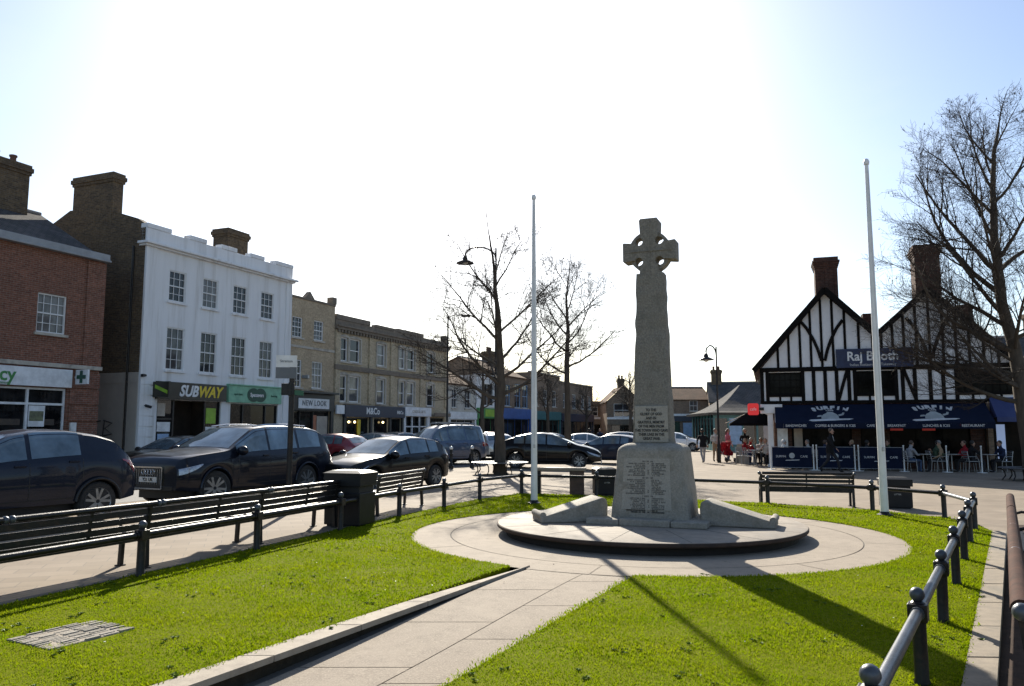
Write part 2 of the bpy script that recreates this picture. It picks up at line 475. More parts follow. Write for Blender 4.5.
# lawn sheet, soil edging, kerbs, path
lw = MB().prism(lawn_poly, -.3, .015)
tag(lw.build('lawn', M['lawn']), kind='structure')
so_ = MB()
ed = LFo
for a, b_ in zip(ed[:-1], ed[1:]):
    o = off(a, b_, .075)
    so_.prism([a, (a[0]+o[0], a[1]+o[1]), (b_[0]+o[0], b_[1]+o[1]), b_][::-1], -.05+zg(a[0]), lambda x, y: zg(x)+.006)
tag(so_.build('soil_edge', M['soil_shade']), kind='structure')
kr = MB()
y = -2.2
while y < 13.0:
    y2 = min(y+.91, 13.1)
    kr.prism([(kin(y)+.005, y), (kin(y)+.235, y-.012), (kin(y2-.012)+.235, y2-.024), (kin(y2-.012)+.005, y2-.012)], -.3, .022+rnd.uniform(-.003, .003)); y = y2
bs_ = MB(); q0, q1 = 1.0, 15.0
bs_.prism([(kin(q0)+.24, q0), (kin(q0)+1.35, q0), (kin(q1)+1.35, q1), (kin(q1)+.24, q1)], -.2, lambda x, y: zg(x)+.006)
tag(bs_.build('kerb_shade_strip', mat('dark_kerb_shade', (.075,.05,.038), .9, 0, (.04,.03,.025), 9, .9, .5, 30, .1, world=True)), kind='structure')  # added dark strip: the kerb's shadow put into the ground colour
tag(kr.build('kerb_edging', M['kerbstone'], bevel=.008), kind='structure')
def zp(y): 
    t = min(1, max(0, (y-5.2)/4.4)); return -.135+.131*t*t*(3-2*t)
pk = MB(); kf = MB(); y = -2.2
while y < yl:
    y2 = min(y+.915, yl+.02)
    t0 = min(1, max(.02, (yl+.02-y)/2.4)); t1 = min(1, max(.02, (yl+.02-y2)/2.4))
    pk.prism([(pl(y)-.25*t0, y), (pl(y), y), (pl(y2-.012), y2-.012), (pl(y2-.012)-.25*t1, y2-.012)], -.03, .018); kf.prism([(pl(y)-.25*t0+.01, y), (pl(y)-.075*t0, y), (pl(y2)-.075*t1, y2), (pl(y2)-.25*t1+.01, y2)], -.3, -.031); y = y2
tag(kf.build('kerb_face_shade', M['soil_shade']), kind='structure')  # kerb face set back and coloured near black to stand for its shade
tag(pk.build('path_kerb', mat('path_kerb_concrete', (.37,.32,.255), .85, 0, (.26,.22,.175), 6, .9, .5, 60, .25, dirt=(.2,.17,.14), dscale=1.5), bevel=.006), kind='structure')
pb = MB(); ps = MB()
yy = [-2.2, 0, 2, 4, 5, 6, 7, 8, 9, 10.2]
for a, b_ in zip(yy[:-1], yy[1:]):
    pb.quad((pl(a)-.12, a, zp(a)-.016), (pr(a), a, zp(a)-.016), (pr(b_), b_, zp(b_)-.016), (pl(b_)-.12, b_, zp(b_)-.016))
def slab(f0, f1, y0, y1):
    k = max(1, int((y1-y0)/.3))
    for i in range(k):
        a = y0+(y1-y0)*i/k; b_ = y0+(y1-y0)*(i+1)/k
        X = lambda f, y: pl(y)+(pr(y)-pl(y))*f
        ps.quad((X(f0, a), a, zp(a)), (X(f1, a), a, zp(a)), (X(f1, b_), b_, zp(b_)), (X(f0, b_), b_, zp(b_)))
y = -2.2
ylim = 10.1
while y < ylim:
    slab(.03, .555, y+.006, min(y+1.2, ylim)-.006); y += 1.2
y = -1.5
while y < ylim:
    slab(.562, 1, y+.006, min(y+1.05, ylim)-.006); y += 1.05
tag(pb.build('path_bed', M['joint']), kind='structure')
tag(ps.build('path', M['paving']), kind='structure')
cp = MB(); n = 96
def annulus(mb, r0, r1, z, a0=0, a1=2*PI, n=96, mi=0):
    for i in range(n):
        a, b_ = a0+(a1-a0)*i/n, a0+(a1-a0)*(i+1)/n
        mb.quad((CX+r0*math.cos(a), CY+r0*math.sin(a), z), (CX+r1*math.cos(a), CY+r1*math.sin(a), z), (CX+r1*math.cos(b_), CY+r1*math.sin(b_), z), (CX+r0*math.cos(b_), CY+r0*math.sin(b_), z), mi)
annulus(cp, 2.2, RC, -.008)
tag(cp.build('circular_path_bed', M['joint']), kind='structure')
cq = MB(); annulus(cq, 2.2, 3.2, 0)
for k in range(8):
    a0 = R(-110)+k*PI/4+.003; annulus(cq, 3.217, RC, 0, a0, a0+PI/4-.005, 14)
tag(cq.build('circular_path', M['paving']), kind='structure')

# grass blades: one object, nobody could count them
def grass():
    rg = np.random.default_rng(3)
    P = []
    for y0, y1, dens in ((4.2, 6, 7500), (6, 8, 5200), (8, 11, 3000), (11, 15, 1500), (15, 20.4, 750)):
        X0, X1 = -6.5, 8.6
        nn = int((X1-X0)*(y1-y0)*dens)
        X = rg.uniform(X0, X1, nn); Y = rg.uniform(y0, y1, nn)
        k = inside_np(lawn_poly, X, Y) & (np.abs(X) < Y*.70+.5)
        P.append(np.stack([X[k], Y[k], np.full(k.sum(), (1+(y0-4.2)*.07))], 1))
    # shaggy rims that lean over the edges
    def rim(pts, dens, w=.05):
        for a, b_ in zip(pts[:-1], pts[1:]):
            L = math.hypot(b_[0]-a[0], b_[1]-a[1]); d = math.hypot((a[0]+b_[0])/2, (a[1]+b_[1])/2)
            if d > 21 or a[1] < 3.5: continue
            nn = int(L*dens*(1 if d < 8 else .6)); t = rg.uniform(0, 1, nn)
            e = rg.normal(0, w, nn)
            nxn, nyn = -(b_[1]-a[1])/L, (b_[0]-a[0])/L
            P.append(np.stack([a[0]+(b_[0]-a[0])*t+nxn*e, a[1]+(b_[1]-a[1])*t+nyn*e, np.full(nn, 1.25)], 1))
    dense = lambda p: [(p[0][0]+(p[1][0]-p[0][0])*i/12, p[0][1]+(p[1][1]-p[0][1])*i/12) for i in range(13)]
    rim(arc, 260, .03); rim(dense(((pr(3.5), 3.5), (pr(yr), yr))), 330, .035); rim(dense(((pl(3.5)-.26, 3.5), (pl(yl)-.26, yl))), 260, .03)
    rim(dense(((kin(3.5)-.02, 3.5), (kin(13)-.02, 13))), 260, .022); rim(LFo, 200, .03)
    for (px_, py_) in LF+RFx:           # tufts left standing round the posts
        nn = 70; a = rg.uniform(0, 2*PI, nn); r = np.abs(rg.normal(0, .09, nn))+.03
        P.append(np.stack([px_+r*np.cos(a), py_+r*np.sin(a), np.full(nn, 1.7)], 1))
    P = np.concatenate(P)
    # drain cover stays bare
    dc = np.hypot((P[:,0]+3.60)/.36, (P[:,1]-6.62)/.29)
    P = P[dc > 1]
    n = len(P)
    clump = .5+.5*np.sin(P[:,0]*3.1+np.sin(P[:,1]*2.3)*2)*np.sin(P[:,1]*2.7+P[:,0]*1.3)
    h = rg.uniform(.008, .021, n)*P[:,2]*(.75+.6*clump)
    wd = rg.uniform(.0022, .004, n)*P[:,2]**2
    az = rg.uniform(0, 2*PI, n); lean = rg.uniform(.1, 1.0, n)*h; la = rg.uniform(0, 2*PI, n)
    V = np.zeros((n, 5, 3))
    wx, wy = np.cos(az)*wd, np.sin(az)*wd
    bx, by = np.cos(la)*lean, np.sin(la)*lean
    z0 = .01
    V[:,0] = np.stack([P[:,0]-wx, P[:,1]-wy, np.full(n, z0)], 1)
    V[:,1] = np.stack([P[:,0]+wx, P[:,1]+wy, np.full(n, z0)], 1)
    V[:,2] = np.stack([P[:,0]+wx*.8+bx*.35, P[:,1]+wy*.8+by*.35, z0+h*.62], 1)
    V[:,3] = np.stack([P[:,0]-wx*.8+bx*.35, P[:,1]-wy*.8+by*.35, z0+h*.62], 1)
    V[:,4] = np.stack([P[:,0]+bx, P[:,1]+by, z0+h], 1)
    me = bpy.data.meshes.new('grass')
    me.vertices.add(n*5); me.vertices.foreach_set('co', V.reshape(-1))
    idx = np.arange(n)[:,None]*5
    loops = np.concatenate([idx+np.array([[0,1,2,3]]), idx+np.array([[3,2,4]])], 1).reshape(-1)
    me.loops.add(n*7); me.loops.foreach_set('vertex_index', loops.astype(np.int32))
    st = (np.arange(n)[:,None]*7+np.array([[0,4]])).reshape(-1)
    me.polygons.add(n*2); me.polygons.foreach_set('loop_start', st.astype(np.int32))
    me.polygons.foreach_set('use_smooth', np.ones(n*2, bool))
    me.materials.append(M['blade']); me.update(calc_edges=True); me.validate()
    o = bpy.data.objects.new('grass', me); COL.objects.link(o)
    tag(o, 'short bright yellow green mown grass growing on the lawn', 'grass', kind='stuff')
    # daisies
    dz = MB()
    for _ in range(130):
        x, y = rg.uniform(-5.5, 7.5), rg.uniform(4.5, 17)
        if not inside_np(lawn_poly, np.array([x]), np.array([y]))[0]: continue
        r = rg.uniform(.005, .009)
        z = rg.uniform(.035, .055)
        dz.add([(x+r*math.cos(k*PI/3), y+r*math.sin(k*PI/3), z+.004*(k % 2)) for k in range(6)], [(0,1,2,3,4,5)])
    tag(dz.build('daisies', M['whitepaint']), 'tiny white daisy heads scattered through the lawn', 'daisies', kind='stuff')
grass()
def rosettes():
    rg = random.Random(12); m = MB()
    for _ in range(260):
        d = 4.4+rg.random()**1.6*11; x = rg.uniform(-5.8, 7.6)
        if abs(x) > d*.7 or not inside_np(lawn_poly, np.array([x]), np.array([d]))[0]: continue
        for q in range(rg.randint(1, 4)):
            cx_, cy_ = x+rg.gauss(0, .09), d+rg.gauss(0, .09)
            for k in range(rg.randint(5, 8)):
                a = rg.uniform(0, 2*PI); L = rg.uniform(.015, .038); w_ = L*.38; z = .016; c, s_ = math.cos(a), math.sin(a)
                m.add([(cx_,cy_,z),(cx_+c*L*.5-s_*w_,cy_+s_*L*.5+c*w_,z+.014),(cx_+c*L,cy_+s_*L,z+.012),(cx_+c*L*.5+s_*w_,cy_+s_*L*.5-c*w_,z+.014)], [(0,1,2,3)])
    o = m.build('lawn_weeds', mat('broad_leaf_weed', (.09,.15,.012), .7, 0, (.13,.18,.02), 5, .9, spec=.15))
    tag(o, 'low dark green clover and broad leaved weeds growing in the lawn', 'weeds', kind='stuff')
    lf = MB()
    for _ in range(170):
        d = 4.5+rg.random()**1.4*12; x = rg.uniform(-6.5, 8.2)
        if abs(x) > d*.7: continue
        near = abs(x-pl(d)) < .35 or abs(x-kin(d)) < .5 or rg.random() < .12
        if not near: continue
        z = (max(zp(d), -.135) if pl(d) < x < pr(d) and d < 9 else .035)+.008; a = rg.uniform(0, 6.28); L = rg.uniform(.02, .045); c, s_ = math.cos(a), math.sin(a)
        lf.add([(x,d,z),(x+c*L*.5-s_*L*.3,d+s_*L*.5+c*L*.3,z+rg.uniform(.002,.012)),(x+c*L,d+s_*L,z+.003),(x+c*L*.5+s_*L*.3,d+s_*L*.5-c*L*.3,z+.002)], [(0,1,2,3)])
    tag(lf.build('fallen_leaves', mat('dead_leaf', (.14,.085,.04), .8, 0, (.08,.05,.028), 30)), 'small brown dead leaves lying along the path kerb and edging', 'leaves', kind='stuff')
rosettes()
# ------------------------------------------------------------------ fences
def fence(name, label, posts, rails, railmat):
    f = thing(name, label, 'fence', (0,0,0))
    pm = MB()
    pm.lathe([(.052,0),(.052,.03),(.045,.05),(.045,.42)], 14)
    pm.box(-.06,-.06,.42,.06,.06,.535)
    pm.lathe([(.05,.535),(.035,.55),(.02,.56)], 12)
    proto = pm.build('post', M['iron'], None, 40, .006)
    bl = MB().ball((0,0,.592), .048, 16).build('finial', M['iron_grey'], proto, 180)
    first = True
    for (x, y, z, rz) in posts:
        p = proto if first else copy_tree(proto)
        p.parent = f; p.location = (x, y, z); p.rotation_euler = (rnd.gauss(0,.009),rnd.gauss(0,.009),rz); first = False
    for a, b in rails:
        a = Vector(a); b = Vector(b); d = (b-a).normalized()
        r = MB().tube([a+d*.055, b-d*.055], .036, 12)
        for q in (a+d*.075, b-d*.075): r.tube([q-d*.018, q+d*.018], .045, 12)
        r.build('rail', railmat, f, 40)
    return f
def posts_of(pts, z0=.0):
    out = []
    for i, p in enumerate(pts):
        a = pts[max(0,i-1)]; b = pts[min(len(pts)-1,i+1)]
        out.append((p[0], p[1], z0, math.atan2(b[1]-a[1], b[0]-a[0])+rnd.uniform(-.03,.03)))
    return out
ZR = .478
fence('knee_rail_fence', 'black knee rail fence with ball topped posts beside the bench row, curving behind the memorial', posts_of(LF), [((*a, ZR), (*b, ZR)) for a, b in zip(LF[:-1], LF[1:])], M['iron'])
RF2 = [(.54,1.95)]+RFx
fence('knee_rail_fence', 'grey railed knee fence with ball topped posts along the kerb at right foreground', posts_of(RF2), [((*a, ZR), (*b, ZR)) for a, b in zip(RF2[:-1], RF2[1:])]+[((*RFx[-1], ZR), (*LF[-1], ZR))], M['iron_grey'])

# ------------------------------------------------------------------ flagpoles
def flagpole(label, x, y, lean):
    t = thing('flagpole', label, 'flagpole', (x, y, .0), 0, 'white flagpoles on the memorial lawn')
    MB().lathe([(.078,.05),(.07,1.0),(.064,3.0),(.05,5.2),(.038,7.03)], 18).build('pole', M['whitepaint'], t, 60)
    MB().lathe([(.001,7.03),(.05,7.04),(.06,7.09),(.04,7.15),(.001,7.17)], 14).build('cap', M['whitepaint'], t, 60)
    MB().lathe([(.15,0),(.15,.03),(.1,.05),(.082,.09)], 12).build('base_plate', M['iron'], t, 40)
    MB().box(-.02,-.10,1.25,.02,-.062,1.33).tube([(0,-.085,1.3),(.0,-.075,4),(0,-.06,6.9)], .004, 4).build('halyard_cleat', M['galv'], t)
    t.rotation_euler = (0, lean, 0)
    return t
flagpole('white flagpole on the far lawn edge left of the stone cross', .5, 17.88, R(0.1))
flagpole('white flagpole with black base on the lawn corner in front of the timbered cafe', 7.24, 15.44, R(-.1))

# ------------------------------------------------------------------ memorial cross
yaw = R(-22)
mem = thing('war_memorial', 'grey granite wheel cross on a tapered inscribed block standing on a round step', 'memorial', (CX, CY, 0), yaw)
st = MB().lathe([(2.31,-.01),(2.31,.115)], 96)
st.build('step_riser', M['risershade'], mem)
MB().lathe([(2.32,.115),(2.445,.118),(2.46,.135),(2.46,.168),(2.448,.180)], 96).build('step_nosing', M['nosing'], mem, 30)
MB().lathe([(2.4475,.170),(2.4475,.181),(2.43,.187),(1.0,.190),(.01,.192)], 96).build('step_slab', M['stonetop'], mem, 30)
jm = MB()
for k in range(14):
    a = R(13)+k*2*PI/14
    jm.bar((1.1*math.cos(a), 1.1*math.sin(a), .1915), (2.42*math.cos(a), 2.42*math.sin(a), .1875), .007, .002)
jm.build('slab_joints', M['joint'], mem)
def roughen(o, amp, sub=3, seed=0, scale=3.0):
    """subdivide a block and chip it so no edge stays machine straight"""
    bm = bmesh.new(); bm.from_mesh(o.data)
    bmesh.ops.subdivide_edges(bm, edges=bm.edges[:], cuts=sub, use_grid_fill=True)
    from mathutils import noise as mn
    for v in bm.verts:
        q = v.co*scale+Vector((seed, seed*.7, 0))
        v.co += Vector((mn.noise(q), mn.noise(q+Vector((31,0,0))), mn.noise(q+Vector((0,57,0)))*.6))*amp
    bm.to_mesh(o.data); bm.free()
# base course stones
for i, (x0, x1) in enumerate(((-.95,-.42),(-.41,.38),(.39,.93))):
    b = MB().box(x0, -.82, .188, x1, .82, .285+.012*(i==1)).build('base_course', M['granite'], mem, bevel=.02); roughen(b, .012, 2, i)
def taper(secs, mi=0):
    """stack of rounded rectangles: (half x, half y, z, corner)"""
    m = MB(); n = 0
    for hx, hy, z, c in secs:
        for (cx, cy, a0) in ((hx-c, hy-c, 0), (-hx+c, hy-c, 90), (-hx+c, -hy+c, 180), (hx-c, -hy+c, 270)):
            for k in range(4):
                a = R(a0+k*30); m.v.append((cx+c*math.cos(a), cy+c*math.sin(a), z))
        n += 1
    q = 16
    for i in range(n-1):
        for k in range(q):
            k2 = (k+1) % q
            m.f.append((i*q+k, i*q+k2, (i+1)*q+k2, (i+1)*q+k)); m.m.append(mi)
    m.f.append(tuple(range(q))[::-1]); m.f.append(tuple((n-1)*q+k for k in range(q))); m.m += [mi, mi]
    return m
sec = []
for i in range(15):
    t = i/14; z = .28+1.02*t
    sec.append((.625-.095*t, .54-.085*t, z, .07+.03*t))
for a in range(1, 8):
    b = R(a*12.8); sec.append((.53-.19*(1-math.cos(b)), .455-.18*(1-math.cos(b)), 1.30+.155*math.sin(b), .10+.05*(1-math.cos(b))))
pe = taper(sec).build('pedestal', M['granite'], mem, 60); roughen(pe, .016, 2, 3, 4.5)
# inscribed front panel of the pedestal, leaning with the face
def on_face(z, p=0): return -(.54-.085*(z-.28)/1.02)-p
pn = MB()
za, zb = .42, 1.22
pn.add([(-.44, on_face(za, .004), za), (.36, on_face(za, .004), za), (.33, on_face(zb, .004), zb), (-.40, on_face(zb, .004), zb),
        (-.44, on_face(za, -.05), za), (.36, on_face(za, -.05), za), (.33, on_face(zb, -.05), zb), (-.40, on_face(zb, -.05), zb)],
       [(0,1,2,3),(0,4,5,1),(1,5,6,2),(2,6,7,3),(3,7,4,0)])
pn.build('name_panel', M['panelstone'], mem)
nm = MB(); rn = random.Random(11)
def word(x, z, L, h, right=False, step=.0135):
    n = max(2, int(L/step)); xx = x-(n*step if right else 0)
    for k in range(n):
        if rn.random() < .12: continue
        w_ = step*rn.uniform(.55,.8); y = on_face(z, .006)
        kind = rn.random(); a = xx+k*step
        nm.box(a, y, z-h/2, a+step*.24, y+.008, z+h/2)
        if kind < .6: nm.box(a, y, z+h*.32, a+w_, y+.008, z+h/2)
        if kind > .35: nm.box(a, y, z-h/2, a+w_, y+.008, z-h*.32)
        if kind > .7 or kind < .2: nm.box(a+w_-step*.22, y, z-h/2, a+w_, y+.008, z+h/2)
        else: nm.box(a, y, z-h*.08, a+w_*.8, y+.008, z+h*.1)
z = 1.17; blocks = [('h',), 8, ('h',), 9, ('h',), 9]
for bl in blocks:
    if bl == ('h',):
        word(-.10, z, .12, .024); word(.03, z, .05, .024); z -= .034
    else:
        for _ in range(bl):
            word(-.055, z, rn.uniform(.17,.33), .019, True); word(.045, z, rn.uniform(.1,.25), .019); 
            if rn.random() < .4: word(-.02, z, .03, .019)
            z -= .0265
        z -= .012
nm.build('name_columns', M['letters'], mem)
# shaft, arms and wheel of the cross
sh = []
for i in range(19):
    t = i/18; z = 1.43+2.84*t
    hx = .315-.085*t**.85; sh.append((hx, hx*.70, z, .035))
shf = taper(sh).build('cross_shaft', M['granite_dark'], mem, 50); roughen(shf, .02, 2, 5, 5)
zc = 4.65
head = MB()
# head outlined in x,z with concave armpits, pushed through its thickness
hp = []
def armpit(sx, sz):
    c = (sx*.265, zc+sz*.265); r = .115
    return c, r
HW, HR, HC = .15, .07, .172
arm = [(.42,.162),(.30,.152)]
quad = []
for k in range(7):                       # scooped armpit
    an = R(-15-k*40); quad.append((HC+HR*math.cos(an), HC+HR*math.sin(an)))
quad = [(.445,.155),(.43,.165),(.30,.15),(.245,.148)] + [(HC+HR*math.cos(R(-20-an)), HC+HR*math.sin(R(-20-an))) for an in range(0,251,25)] + [(.148,.245),(.15,.32),(.162,.53),(.14,.56)]
outl = []
for sx, sz, rev in ((1,1,False),(-1,1,True)):
    q_ = [(sx*x, zc+sz*z) for x, z in quad]
    outl += q_[::-1] if rev else q_
outl += [(-.445,zc-.155),(-.43,zc-.165),(-.30,zc-.15),(-.245,zc-.148)] + [(-x, zc-z) for x, z in quad[4:-4]] + [(-.148,zc-.245),(-.17,4.22)] + [(.17,4.22),(.148,zc-.245)] + [(x, zc-z) for x, z in quad[4:-4][::-1]] + [(.245,zc-.148),(.30,zc-.15),(.43,zc-.165),(.445,zc-.155)]
hd = MB().xprism(outl, -.155, .155).build('cross_head', M['granite_dark'], mem, 40, .015)
# wheel: one pierced disc behind the arms
wh = MB()
rim_ = [(.355*math.cos(2*PI*k/48), zc+.355*math.sin(2*PI*k/48)) for k in range(48)]
loops_ = [rim_]
for sx in (1,-1):
    for sz in (1,-1):
        loops_.append([(sx*HC+(HR-.004)*math.cos(2*PI*k/14), zc+sz*HC+(HR-.004)*math.sin(2*PI*k/14)) for k in range(14)])
tri = geometry.tessellate_polygon([[Vector((x, z, 0)) for x, z in l] for l in loops_])
flat = [p for l in loops_ for p in l]; nf = len(flat)
for y in (-.105,.105): wh.v += [(x, y, z) for x, z in flat]
for t_ in tri:
    A, B, C = [Vector(flat[i]) for i in t_]
    if (B-A).cross(C-A) < 0: t_ = t_[::-1]
    wh.f.append(tuple(t_)); wh.f.append(tuple(i+nf for i in t_[::-1])); wh.m += [0,0]
o_ = 0
for li, l in enumerate(loops_):
    for k in range(len(l)):
        a_, b_ = o_+k, o_+(k+1) % len(l)
        f_ = (b_, a_, a_+nf, b_+nf); wh.f.append(f_ if li == 0 else f_[::-1]); wh.m.append(0)
    o_ += len(l)
wh.build('cross_wheel', M['granite_dark'], mem, 40)
MB().bar((0,-.158,1.95),(0,-.158,5.2),.03,.012).bar((-.4,-.158,zc),(.4,-.158,zc),.012,.03).bar((-.3,-.158,zc),(.3,-.158,zc),.03,.012).build('carved_rib', M['granite_dark'], mem)
# dedication on the shaft foot
MB().box(-.27,-.232,1.47,.27,-.15,2.06).build('dedication_panel', M['panelstone'], mem, bevel=.01)
ded = ['IN THE', 'GLORY OF GOD', 'AND IN', 'GRATEFUL MEMORY', 'OF THE MEN FROM', 'THIS TOWN WHO GAVE', 'THEIR LIVES IN THE', 'GREAT WAR']
ded[0] = 'TO THE'
for i, l in enumerate(ded):
    lettering('dedication', l, .062, (0, -.236, 1.99-.066*i), mem, M['letters'], ext=.003, sx=.78, fat=.0015)
# flanking wedge stones with a roll at the foot
def wedge(label, cx, cy, rz, flip):
    t = thing('wedge_stone', label, 'stone', (cx, cy, .192), rz, 'wedge stones beside the cross')
    P = [(-.58,.0),(.50,.0),(.53,.03),(.54,.26),(.52,.355),(.45,.385),(-.46,.12),(-.58,.09)]
    if flip: P = [(-x, z) for x, z in P]
    m = MB().xprism(P, -.30, .30).build('sloping_block', M['granite'], t, 40, .018)
    x = .545 if flip else -.545
    MB().tube([(x,-.29,.115),(x,.29,.115)], .055, 14).build('stone_roll', M['granite'], t, 60)
wedge('left wedge stone sloping away from the cross foot towards the flagpole', CX-1.25, CY+.10, R(12), False)
wedge('right wedge stone sloping down from the cross foot towards the black bench', CX+1.31, CY-.55, R(-22), True)

for ch in mem.children:
    if not ch.name.startswith(('step', 'slab')): ch.location += Vector((.12, .05, 0))
# drain cover in the lawn
dr = thing('drain_cover', 'square ribbed stone drain cover sunk in the grass at lower left', 'drain cover', (-3.60, 6.62, .004), R(61))
MB().box(-.345,-.29,-.05,.345,.29,.019).build('slab', M['kerbstone'], dr, bevel=.012)
rb = MB()
for k in range(14):
    for x in (-.30,-.15,0,.15,.30): rb.box(x-.062+rnd.uniform(-.006,.006), -.27+k*.042-.011, .0, x+.062+rnd.uniform(-.006,.006), -.27+k*.042+.011, .024+rnd.uniform(-.006,.006))
rb.build('ribs', M['granite'], dr)

# ------------------------------------------------------------------ benches
def bench(label, a, b, group, railmat=None, H=.80, face=1, legs=(-1, 1), inset=.0):
    """a and b: ends of the back's top rail; face=+1 the seat lies to the left of a->b"""
    a = Vector((*a, 0)); b = Vector((*b, 0)); d = b-a; L = d.length
    t = thing('park_bench', label, 'bench', (*((a+b)/2).xy, zg(((a+b)/2).x)), math.atan2(d.y, d.x), group)
    hl = L/2+.004; f = face
    ib = M['iron']
    MB().tube([(-L/2+.02,0,H-.03),(L/2-.02,0,H-.03)], .048 if railmat else .033, 14).build('top_rail', railmat or ib, t, 40)
    bs = MB()
    for z, yy in ((H-.112,.010),(H-.202,.022),(H-.292,.034)):
        bs.bar((-hl, f*yy, z), (hl, f*yy, z), .024, .072)
    bs.build('backrest', ib, t, bevel=.004)
    ss = MB()
    for k in range(5): ss.bar((-hl, f*(.09+k*.085), .435-.004*k), (hl, f*(.09+k*.085), .435-.004*k), .062, .028)
    ss.bar((-hl, f*.055, .40), (hl, f*.055, .40), .03, .13)
    ss.build('seat', ib, t, bevel=.004)
    for sg_ in (-1, 1):
        x = sg_*(hl-inset)
        if sg_ not in legs: continue
        MB().bar((x,0,H-.05),(x,f*.05,.40),.05,.04).bar((x,f*.05,.42),(x,f*.03,0),.055,.055,).box(x-.045,f*.03-.045,0,x+.045,f*.03+.045,.015).build('leg', ib, t)
        MB().bar((x,f*.43,.42),(x,f*.45,0),.05,.05).box(x-.045,f*.45-.045,0,x+.045,f*.45+.045,.015).bar((x,f*.03,.40),(x,f*.45,.40),.045,.04).build('leg', ib, t)
        MB().tube([(x,f*.03,.66),(x,f*.12,.69),(x,f*.36,.66),(x,f*.46,.62),(x,f*.49,.56),(x,f*.45,.40)], .018, 8).build('armrest', ib, t, 60)
    for x in (-hl, hl): MB().ball((x+(.035 if x > 0 else -.035),0,H-.03), .043, 12).build('end_knob', M['iron_grey'], t, 180)
    MB().bar((0,.0,H-.06),(0,f*.05,.40),.03,.02).build('middle_strut', ib, t)
    return t
GL = 'black slatted benches in a row along the left fence'
bx = [(-5.85,6.28),(-5.12,8.09),(-4.39,9.92),(-3.65,11.95),(-2.98,13.85)]
lab = ['black slatted bench at the left picture edge, its end just in view', 'black slatted bench nearest on the left, in front of the grey crossover', 'black slatted bench second along the left row, below the pharmacy end of the dark estate car', 'black slatted bench beside the black litter bin, in front of the street sign post']
lab[2] = 'black slatted bench in the left row, in front of the tall dark off roader'
for i in range(4):
    p, q = Vector(bx[i]), Vector(bx[i+1]); dd = (q-p).normalized()*.02
    bench(lab[i], p+dd*.12, q-dd*.12, GL, legs=(-1, 1) if i == 0 else (1,), inset=.16)
bench('short black bench beyond the black litter bin, in front of the black hatchback', (-2.58,15.41), (-1.97,17.6), GL)
bench('black slatted bench behind the lawn at right, facing the timbered cafe', (5.86,18.6), (7.82,18.15), 'black benches around the memorial lawn', face=1)
dR = Vector((4.46,7.13)).normalized()
p0 = Vector((2.43,3.84))
for i, l in enumerate(('brown topped bench at the right picture edge nearest the camera', 'brown topped bench in the right hand row, second from the camera', 'brown topped bench in the right hand row, third from the camera', 'brown topped bench farthest along the right kerb')):
    p = p0+dR*(2.06*i); bench(l, p+dR*.02, p+dR*2.04, 'brown topped benches along the right kerb', M['iron_brown'], face=-1, H=.80-.0+.12)

# ------------------------------------------------------------------ bins
def bin_(label, x, y, rz, w, d, h):
    t = thing('litter_bin', label, 'litter bin', (x, y, zg(x)), rz, 'black litter bins around the lawn')
    MB().box(-w/2,-d/2,.03,w/2,d/2,h*.60).build('body', M['binblack'], t, bevel=.012)
    MB().box(-w/2+.03,-d/2+.03,h*.60,w/2-.03,d/2-.03,h*.72).build('throat', M['black'], t)
    MB().box(-w/2-.015,-d/2-.015,h*.72,w/2+.015,d/2+.015,h-.045).add([(-w/2-.03,-d/2-.03,h-.045),(w/2+.03,-d/2-.03,h-.045),(w/2+.03,d/2+.03,h-.045),(-w/2-.03,d/2+.03,h-.045),(-w/2+.08,-d/2+.08,h),(w/2-.08,-d/2+.08,h),(w/2-.08,d/2-.08,h),(-w/2+.08,d/2-.08,h)], [(0,1,5,4),(1,2,6,5),(2,3,7,6),(3,0,4,7),(4,5,6,7),(3,2,1,0)]).build('hood', M['binblack'], t, bevel=.008)
    MB().box(-w/2+.05,-d/2+.02,0,w/2-.05,d/2-.02,.03).build('plinth', M['black'], t)
    lettering('bin_lettering', 'LITTER', h*.07, (0, -d/2-.004, h*.46), t, M['galv'], ext=.002)
    return t
bin_('large black double litter bin between two benches on the left', -2.86, 14.02, R(71-90), .70, .56, .96)
bin_('black litter bin right of the flagpole at the lawn corner', 8.8, 18.2, R(-15), .62, .5, .70)
bin_('black litter bin half hidden behind the memorial block', 2.4, 20.6, R(10), .5, .5, .72)

# light topped bench slab behind the left flagpole
sb = thing('slab_bench', 'low timber topped bench on a solid block behind the left flagpole', 'bench', (1.25, 20.55, 0), R(-6))
MB().box(-.68,-.2,.60,.68,.2,.68).build('top', M['woodrail'], sb, bevel=.012)
MB().box(.25,-.17,0,.62,.17,.60).build('support_block', mat('brown_block', (.10,.06,.045), .8, 0, (.06,.04,.03), 8), sb, bevel=.01)
MB().box(-.62,-.17,0,-.5,.17,.60).build('support_block', M['iron'], sb, bevel=.01)

